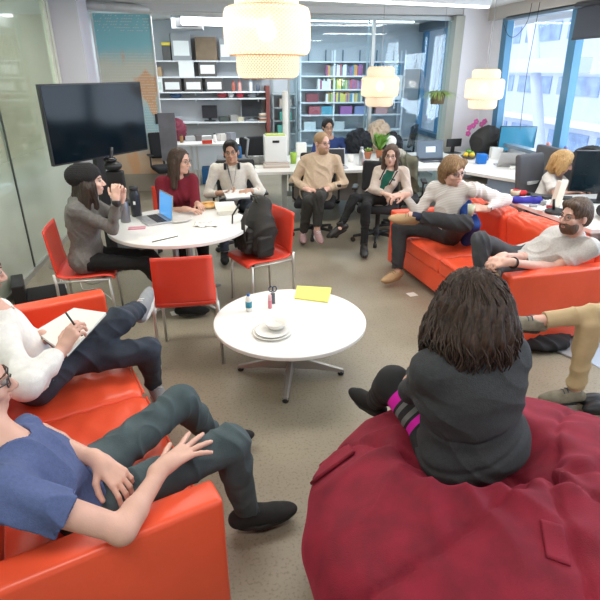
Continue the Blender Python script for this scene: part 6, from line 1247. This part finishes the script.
def monitor(c, rz, w_, h, lab, scr, stand=.12, body=BLK, tilt=0):
    t = thing('monitor', lab, 'monitor', c, rz); MB().box((0, .01, stand+h/2), (w_, .03, h), bev=.005).build('bezel', body, t); MB().box((0, -.007, stand+h/2), (w_-.02, .003, h-.02)).build('screen', scr, t); MB().box((0, .03, (stand+.05)/2), (.06, .02, stand+.05)).build('neck', body, t); MB().box((0, .02, .006), (.22, .16, .012)).build('foot', body, t); return t
monitor(dz(519, 160)+V((0, .15, 0)), radians(-14), .52, .36, 'bright blue monitor on the angled worktop against the window', screenm('teal', (.04, .22, .36), .9), stand=.10)
monitor(dz(461, 156)+V((0, .3, 0)), radians(10), .26, .12, 'small black camera head on short post beside orchid', KEY, stand=.10)
laptop(dz(508, 167)+V((.04, .10, 0)), radians(165), 'silver laptop half open beyond the blue mug', w_=.32, ang=120, scr=SC_N)
Bx('white_box', 'white carton between the backpack and blue monitor', 'box', dz(500, 160)+V((0, .15, 0)), (.16, .14, .16), WB, -.2); Bx('paper_stack', 'papers in front of the blue monitor', 'paper', dz(520, 170)+V((.05, .05, 0)), (.30, .2, .025), PAPER, -.5)
Bx('keyboard', 'black keyboard before the dark laptop with document', 'keyboard', dz(452, 163)+V((0, .03, 0)), (.30, .11, .02), KEY, .1, .004)
# near desk behind the sofa
big = monitor(V((3.68, 4.62, .7355)), radians(-16), .66, .40, 'large black monitor on the cluttered desk at right edge', mat('dark_monitor_glass', (.008, .016, .022), .08, noise=.4, nscale=3), stand=.10)
t = thing('milk_carton', 'tall white carton leaning on the cluttered desk by monitor', 'carton', V(az(556, 207, .7355))); MB().box((0, 0, .13), (.07, .07, .24), 0, M=Matrix.Rotation(.12, 3, 'Y'), bev=.004).build('carton_body', mat('cream_carton', (.72, .68, .58), .6), t); MB().box((.035, 0, .25), (.065, .012, .03), M=Matrix.Rotation(.12, 3, 'Y')).build('spout', MATS['cream_carton'], t)
Bx('keyboard', 'black keyboard in front of the blonde woman', 'keyboard', az(551, 198, .7355), (.40, .13, .022), KEY, radians(-30), .004)
t = thing('tape_dispenser', 'round black base gadget on desk behind polo man', 'gadget', az(556, 213, .7355)); MB().lathe([(0, 0), (.10, 0), (.10, .02), (.07, .035), (0, .04)], n=28).build('base', BLK, t); MB().tube([(-.03, 0, .03), (-.05, 0, .13)], .012, 8).build('post', BLK, t)
S = Sdf(.008); S.cap((-.12, .03, .03), (.10, -.03, .03), .035, k=.02); o = S.build('pouch', mat('royal_nylon', (.03, .03, .38), .6), None, folds(.006, 30, 68)); o.location = az(527, 203, .7355); tag(o, 'blue and red pouch on the desk edge behind sofa', 'pouch')
S = Sdf(.008); S.cap((-.04, .03, .025), (.05, -.01, .025), .03, k=.02); o = S.build('pouch', mat('red_nylon', (.55, .02, .03), .6), None, folds(.006, 30, 69)); o.location = az(519, 195, .7355); tag(o, 'red fabric roll beside the blue pouch on desk', 'pouch')
tag(MB().lathe([(.045, 0), (.05, .05), (.045, .05), (.04, .005)], n=24).build('tin', mat('cream_tin', (.70, .62, .45), .5), loc=az(512, 196, .7355)+V((.06, .05, 0))), 'small cream tin behind the red fabric roll', 'tin')
rr = random.Random(8)
for i, (px, py, q) in enumerate([(536, 200, 'black cable adapter near the blue pouch'), (543, 205, 'grey gadget between pouch and white carton'), (545, 199, 'black gadget beside the keyboard of blonde woman'), (540, 211, 'white gadget on desk edge behind sofa back'), (549, 208, 'dark red gadget left of the white carton'), (533, 207, 'small grey box behind the sofa back cushion')]):
    Bx('gadget', q, 'gadget', az(px, py, .7355), (rr.uniform(.05, .1), rr.uniform(.03, .06), rr.uniform(.015, .04)), [BLK, GY, KEY, PAPER, mat('darkred_plastic', (.3, .02, .03), .5), GY][i], rr.uniform(0, 3), .004)
S = Sdf(.011); S.ell((0, 0, .07), (.20, .16, .08), None, .04); S.ell((.1, .08, .10), (.14, .12, .08), None, .04); S.cut((0, 0, 0), (0, 0, -1)); o = S.build('jacket', BLKF, None, folds(.012, 22, 70)); o.location = (3.42, 4.02, .7355); tag(o, 'black jacket heaped on cluttered desk behind the polo man', 'jacket')
# high-backed grey settee under the window
t = thing('upholstered_screen', 'low dark grey upholstered screen below the window', 'screen', (3.93, 5.62, 0), radians(-90)); gs = mat('slate_fabric', (.085, .085, .095), .9, bump=.3, bscale=150)
MB().box((0, 0, .66), (1.25, .09, .86), bev=.03).build('panel', gs, t)
for q in (-1, 1): MB().box((q*.5, 0, .12), (.05, .3, .24)).build('foot', BLK, t)
S = Sdf(.011); S.ell((0, 0, 0), (.14, .22, .09), None, .04); S.ell((.02, .05, -.10), (.12, .20, .14), None, .04); o = S.build('coat', BLKF, None, folds(.014, 22, 71)); o.location = (3.92, 5.25, 1.10); tag(o, 'black coat thrown over the settee under the window', 'coat')
for i, (px, py, c, q) in enumerate([(549, 140, (.50, .20, .15), 'reddish'), (554, 141, (.6, .5, .4), 'beige'), (567, 142, (.10, .12, .30), 'navy'), (562, 143, (.7, .7, .65), 'white')]):
    p = ax(px, py, RX-.0); p = V((RX+.0, ax(px, py, RX).y, .956)); m = MB().blob((0, 0, .05), (.035, .03, .05), 8).blob((0, 0, .11), (.026, .026, .026), 8); tag(m.build('figurine', mat('figurine_'+q, c, .5), loc=p), 'small %s figurine on the window sill' % q, 'figurine', 'figurines on the window sill')
# hanging spider plant
q = ay(437, 104, 8.05); t = thing('hanging_plant', 'spider plant in a basket hanging before the greige column', 'plant', q); MB().lathe([(0, 0), (.10, 0), (.115, .17), (.10, .17), (.09, .02)], n=24).build('basket', mat('wicker_basket', (.14, .11, .06), .8, noise=.4, nscale=60), t); MB().lathe([(0, .13), (.10, .14)], n=20).build('soil', SOIL, t)
m = MB(); leaves(m, (0, 0, .15), 80, .22, .36, .008, 9, 1.1); m.build('leaves', LEAF2, t)
for i in range(3): a = 2*pi*i/3; MB().tube([(.1*cos(a), .1*sin(a), .17), (0, 0, .65), (0, 0, CEIL-q.z)], .003, 5).build('string', GY, t)
cable([ax(503, 22, RX-.12), ax(508, 35, RX-.12), ax(516, 36, RX-.12), ax(527, 22, RX-.12), ax(532, 3, RX-.12)], .004, BLK, 'black cable looping at the top of the window'); cable([ax(540, 2, RX-.12), ax(533, 40, RX-.12), ax(526, 80, RX-.12), ax(520, 130, RX-.12)], .004, BLK, 'blind cord hanging down before the window')
# left back corner: work table and shelf contents
def lz(px, py): return az(px, py, .7405)
t = thing('mobile_screen', 'tall grey translucent screen beside the painted panel', 'screen', (-.92, 8.6, 0)); MB().box((0, 0, .98), (.26, .03, .72)).build('pane', mat('smoky_panel', (.16, .16, .18), .3, noise=.3, nscale=3), t); MB().box((0, .03, .35), (.04, .04, .68)).build('post', GY, t); MB().box((0, 0, .02), (.4, .4, .04)).build('base', BLK, t)
Bx('tissue_box', 'white and red tissue box on the small far desk', 'box', lz(207, 144)+V((0, .1, 0)), (.17, .12, .13), WB, .1); tb = C.objects[-1]
MB().box((0, 0, .03), (.172, .122, .06)).build('band', RED, tb)
bottle(lz(215, 143)+V((0, .1, 0)), .03, .16, PAPER, 'white bottle beside the tissue box', neck=.6); bottle(lz(181, 144)+V((0, .2, 0)), .03, .14, mat('amber_bottle', (.3, .15, .05), .4), 'brown bottle at the left of small far desk', neck=.6)
for i, (px, c, w_, q) in enumerate([(174, (.30, .12, .10), .16, 'rusty'), (190, (.45, .45, .45), .20, 'grey'), (198, (.12, .10, .10), .12, 'dark'), (223, (.6, .55, .5), .18, 'beige'), (231, (.2, .2, .22), .14, 'charcoal')]): Bx('parcel', '%s parcel among the clutter on small far desk' % q, 'box', lz(px, 142)+V((0, .22, 0)), (w_, .14, .06+.02*i), mat('parcel_'+q, c, .7), .2*i)
S = Sdf(.013); S.ell((0, 0, .18), (.16, .13, .22), None, .05); S.cut((0, 0, 0), (0, 0, -1)); o = S.build('bag', mat('burgundy_bag', (.16, .02, .04), .8), None, folds(.012, 20, 72)); o.location = (-.90, 10.15, .7405); tag(o, 'burgundy bag on the far desk behind grey screen', 'bag')
Bx('storage_crate', 'bright blue crate under the small far desk', 'crate', (-.30, 9.9, 0), (.40, .35, .28), mat('crate_blue', (.02, .15, .40), .5), 0, .01)
sh = SY-.2; SC_K = mat('unlit_screen', (.03, .032, .036), .2)
monitor(V((-.32, sh, 1.012)), 0, .30, .24, 'small black monitor on the lowest long shelf', SC_K, stand=.05, body=BLK); monitor(V((.52, sh, 1.012)), 0, .42, .34, 'grey framed square monitor at right of the lowest shelf', SC_K, stand=.06, body=GY)
for i, (x, w_, h, c, q) in enumerate([(-1.3, .3, .12, (.6, .6, .6), 'white'), (-.98, .2, .1, (.4, .42, .45), 'grey'), (-.05, .18, .09, (.05, .06, .05), 'black'), (.14, .15, .12, (.3, .28, .26), 'taupe'), (.26, .12, .08, (.5, .45, .3), 'tan')]): Bx('case', '%s small case along the lowest long shelf' % q, 'box', (x, sh, 1.0), (w_, .18, h), mat('case_'+q, c, .6), .1*i)
for i in range(6): c = [(.5, .35, .2), (.3, .08, .06), (.7, .6, .45), (.2, .2, .22), (.55, .3, .15), (.75, .7, .6)][i]; Bx('folder', '%s folder in the leaning pile at the end of lowest shelf' % ['tan', 'brick red', 'buff', 'charcoal', 'rust', 'ivory'][i], 'folder', (.745, sh-.02, 1.0+.025*i), (.16, .24, .023), mat('folder_%s' % 'abcdef'[i], c, .7), .1*(i % 3))
t = thing('desktop_printer', 'dark machine with lever on desk behind cream sweater man', 'machine', (.05, 8.0, 0)); MB().box((0, 0, .38), (.45, .4, .74), bev=.02).build('cabinet', mat('machine_grey', (.20, .21, .22), .5), t); MB().box((.0, 0, .83), (.24, .2, .18), bev=.03).build('head', BLK, t); MB().tube([(.22, 0, .75), (.26, 0, 1.0), (.2, 0, 1.02)], .02, 8).build('arm', GY, t); bottle(V((.17, 7.85, .752)), .03, .2, MATS['crate_blue'], 'blue spray bottle on the grey machine behind cream sweater man')
# ---------------------------------------------------------------- give every thing its own base point
bpy.context.view_layer.update()
def _bb(obs):
    P = [o.matrix_world @ V(c) for o in obs for c in o.bound_box]
    return V((min(p.x for p in P), min(p.y for p in P), min(p.z for p in P))), V((max(p.x for p in P), max(p.y for p in P), max(p.z for p in P)))
for o in list(C.objects):
    if o.parent or o.get('kind') == 'structure' or o.location.length > 1e-6: continue
    if o.type == 'EMPTY' and o.children:
        a, b = _bb([c for c in o.children_recursive if c.type == 'MESH']); q = V(((a.x+b.x)/2, (a.y+b.y)/2, a.z)); o.location = q
        for c in o.children: c.location = c.location-q
    elif o.type == 'MESH' and o.data.users == 1:
        a, b = _bb([o]); q = V(((a.x+b.x)/2, (a.y+b.y)/2, a.z)); o.data.transform(Matrix.Translation(-q)); o.location = q
        for c in o.children: c.location = c.location-q
bpy.context.view_layer.update()
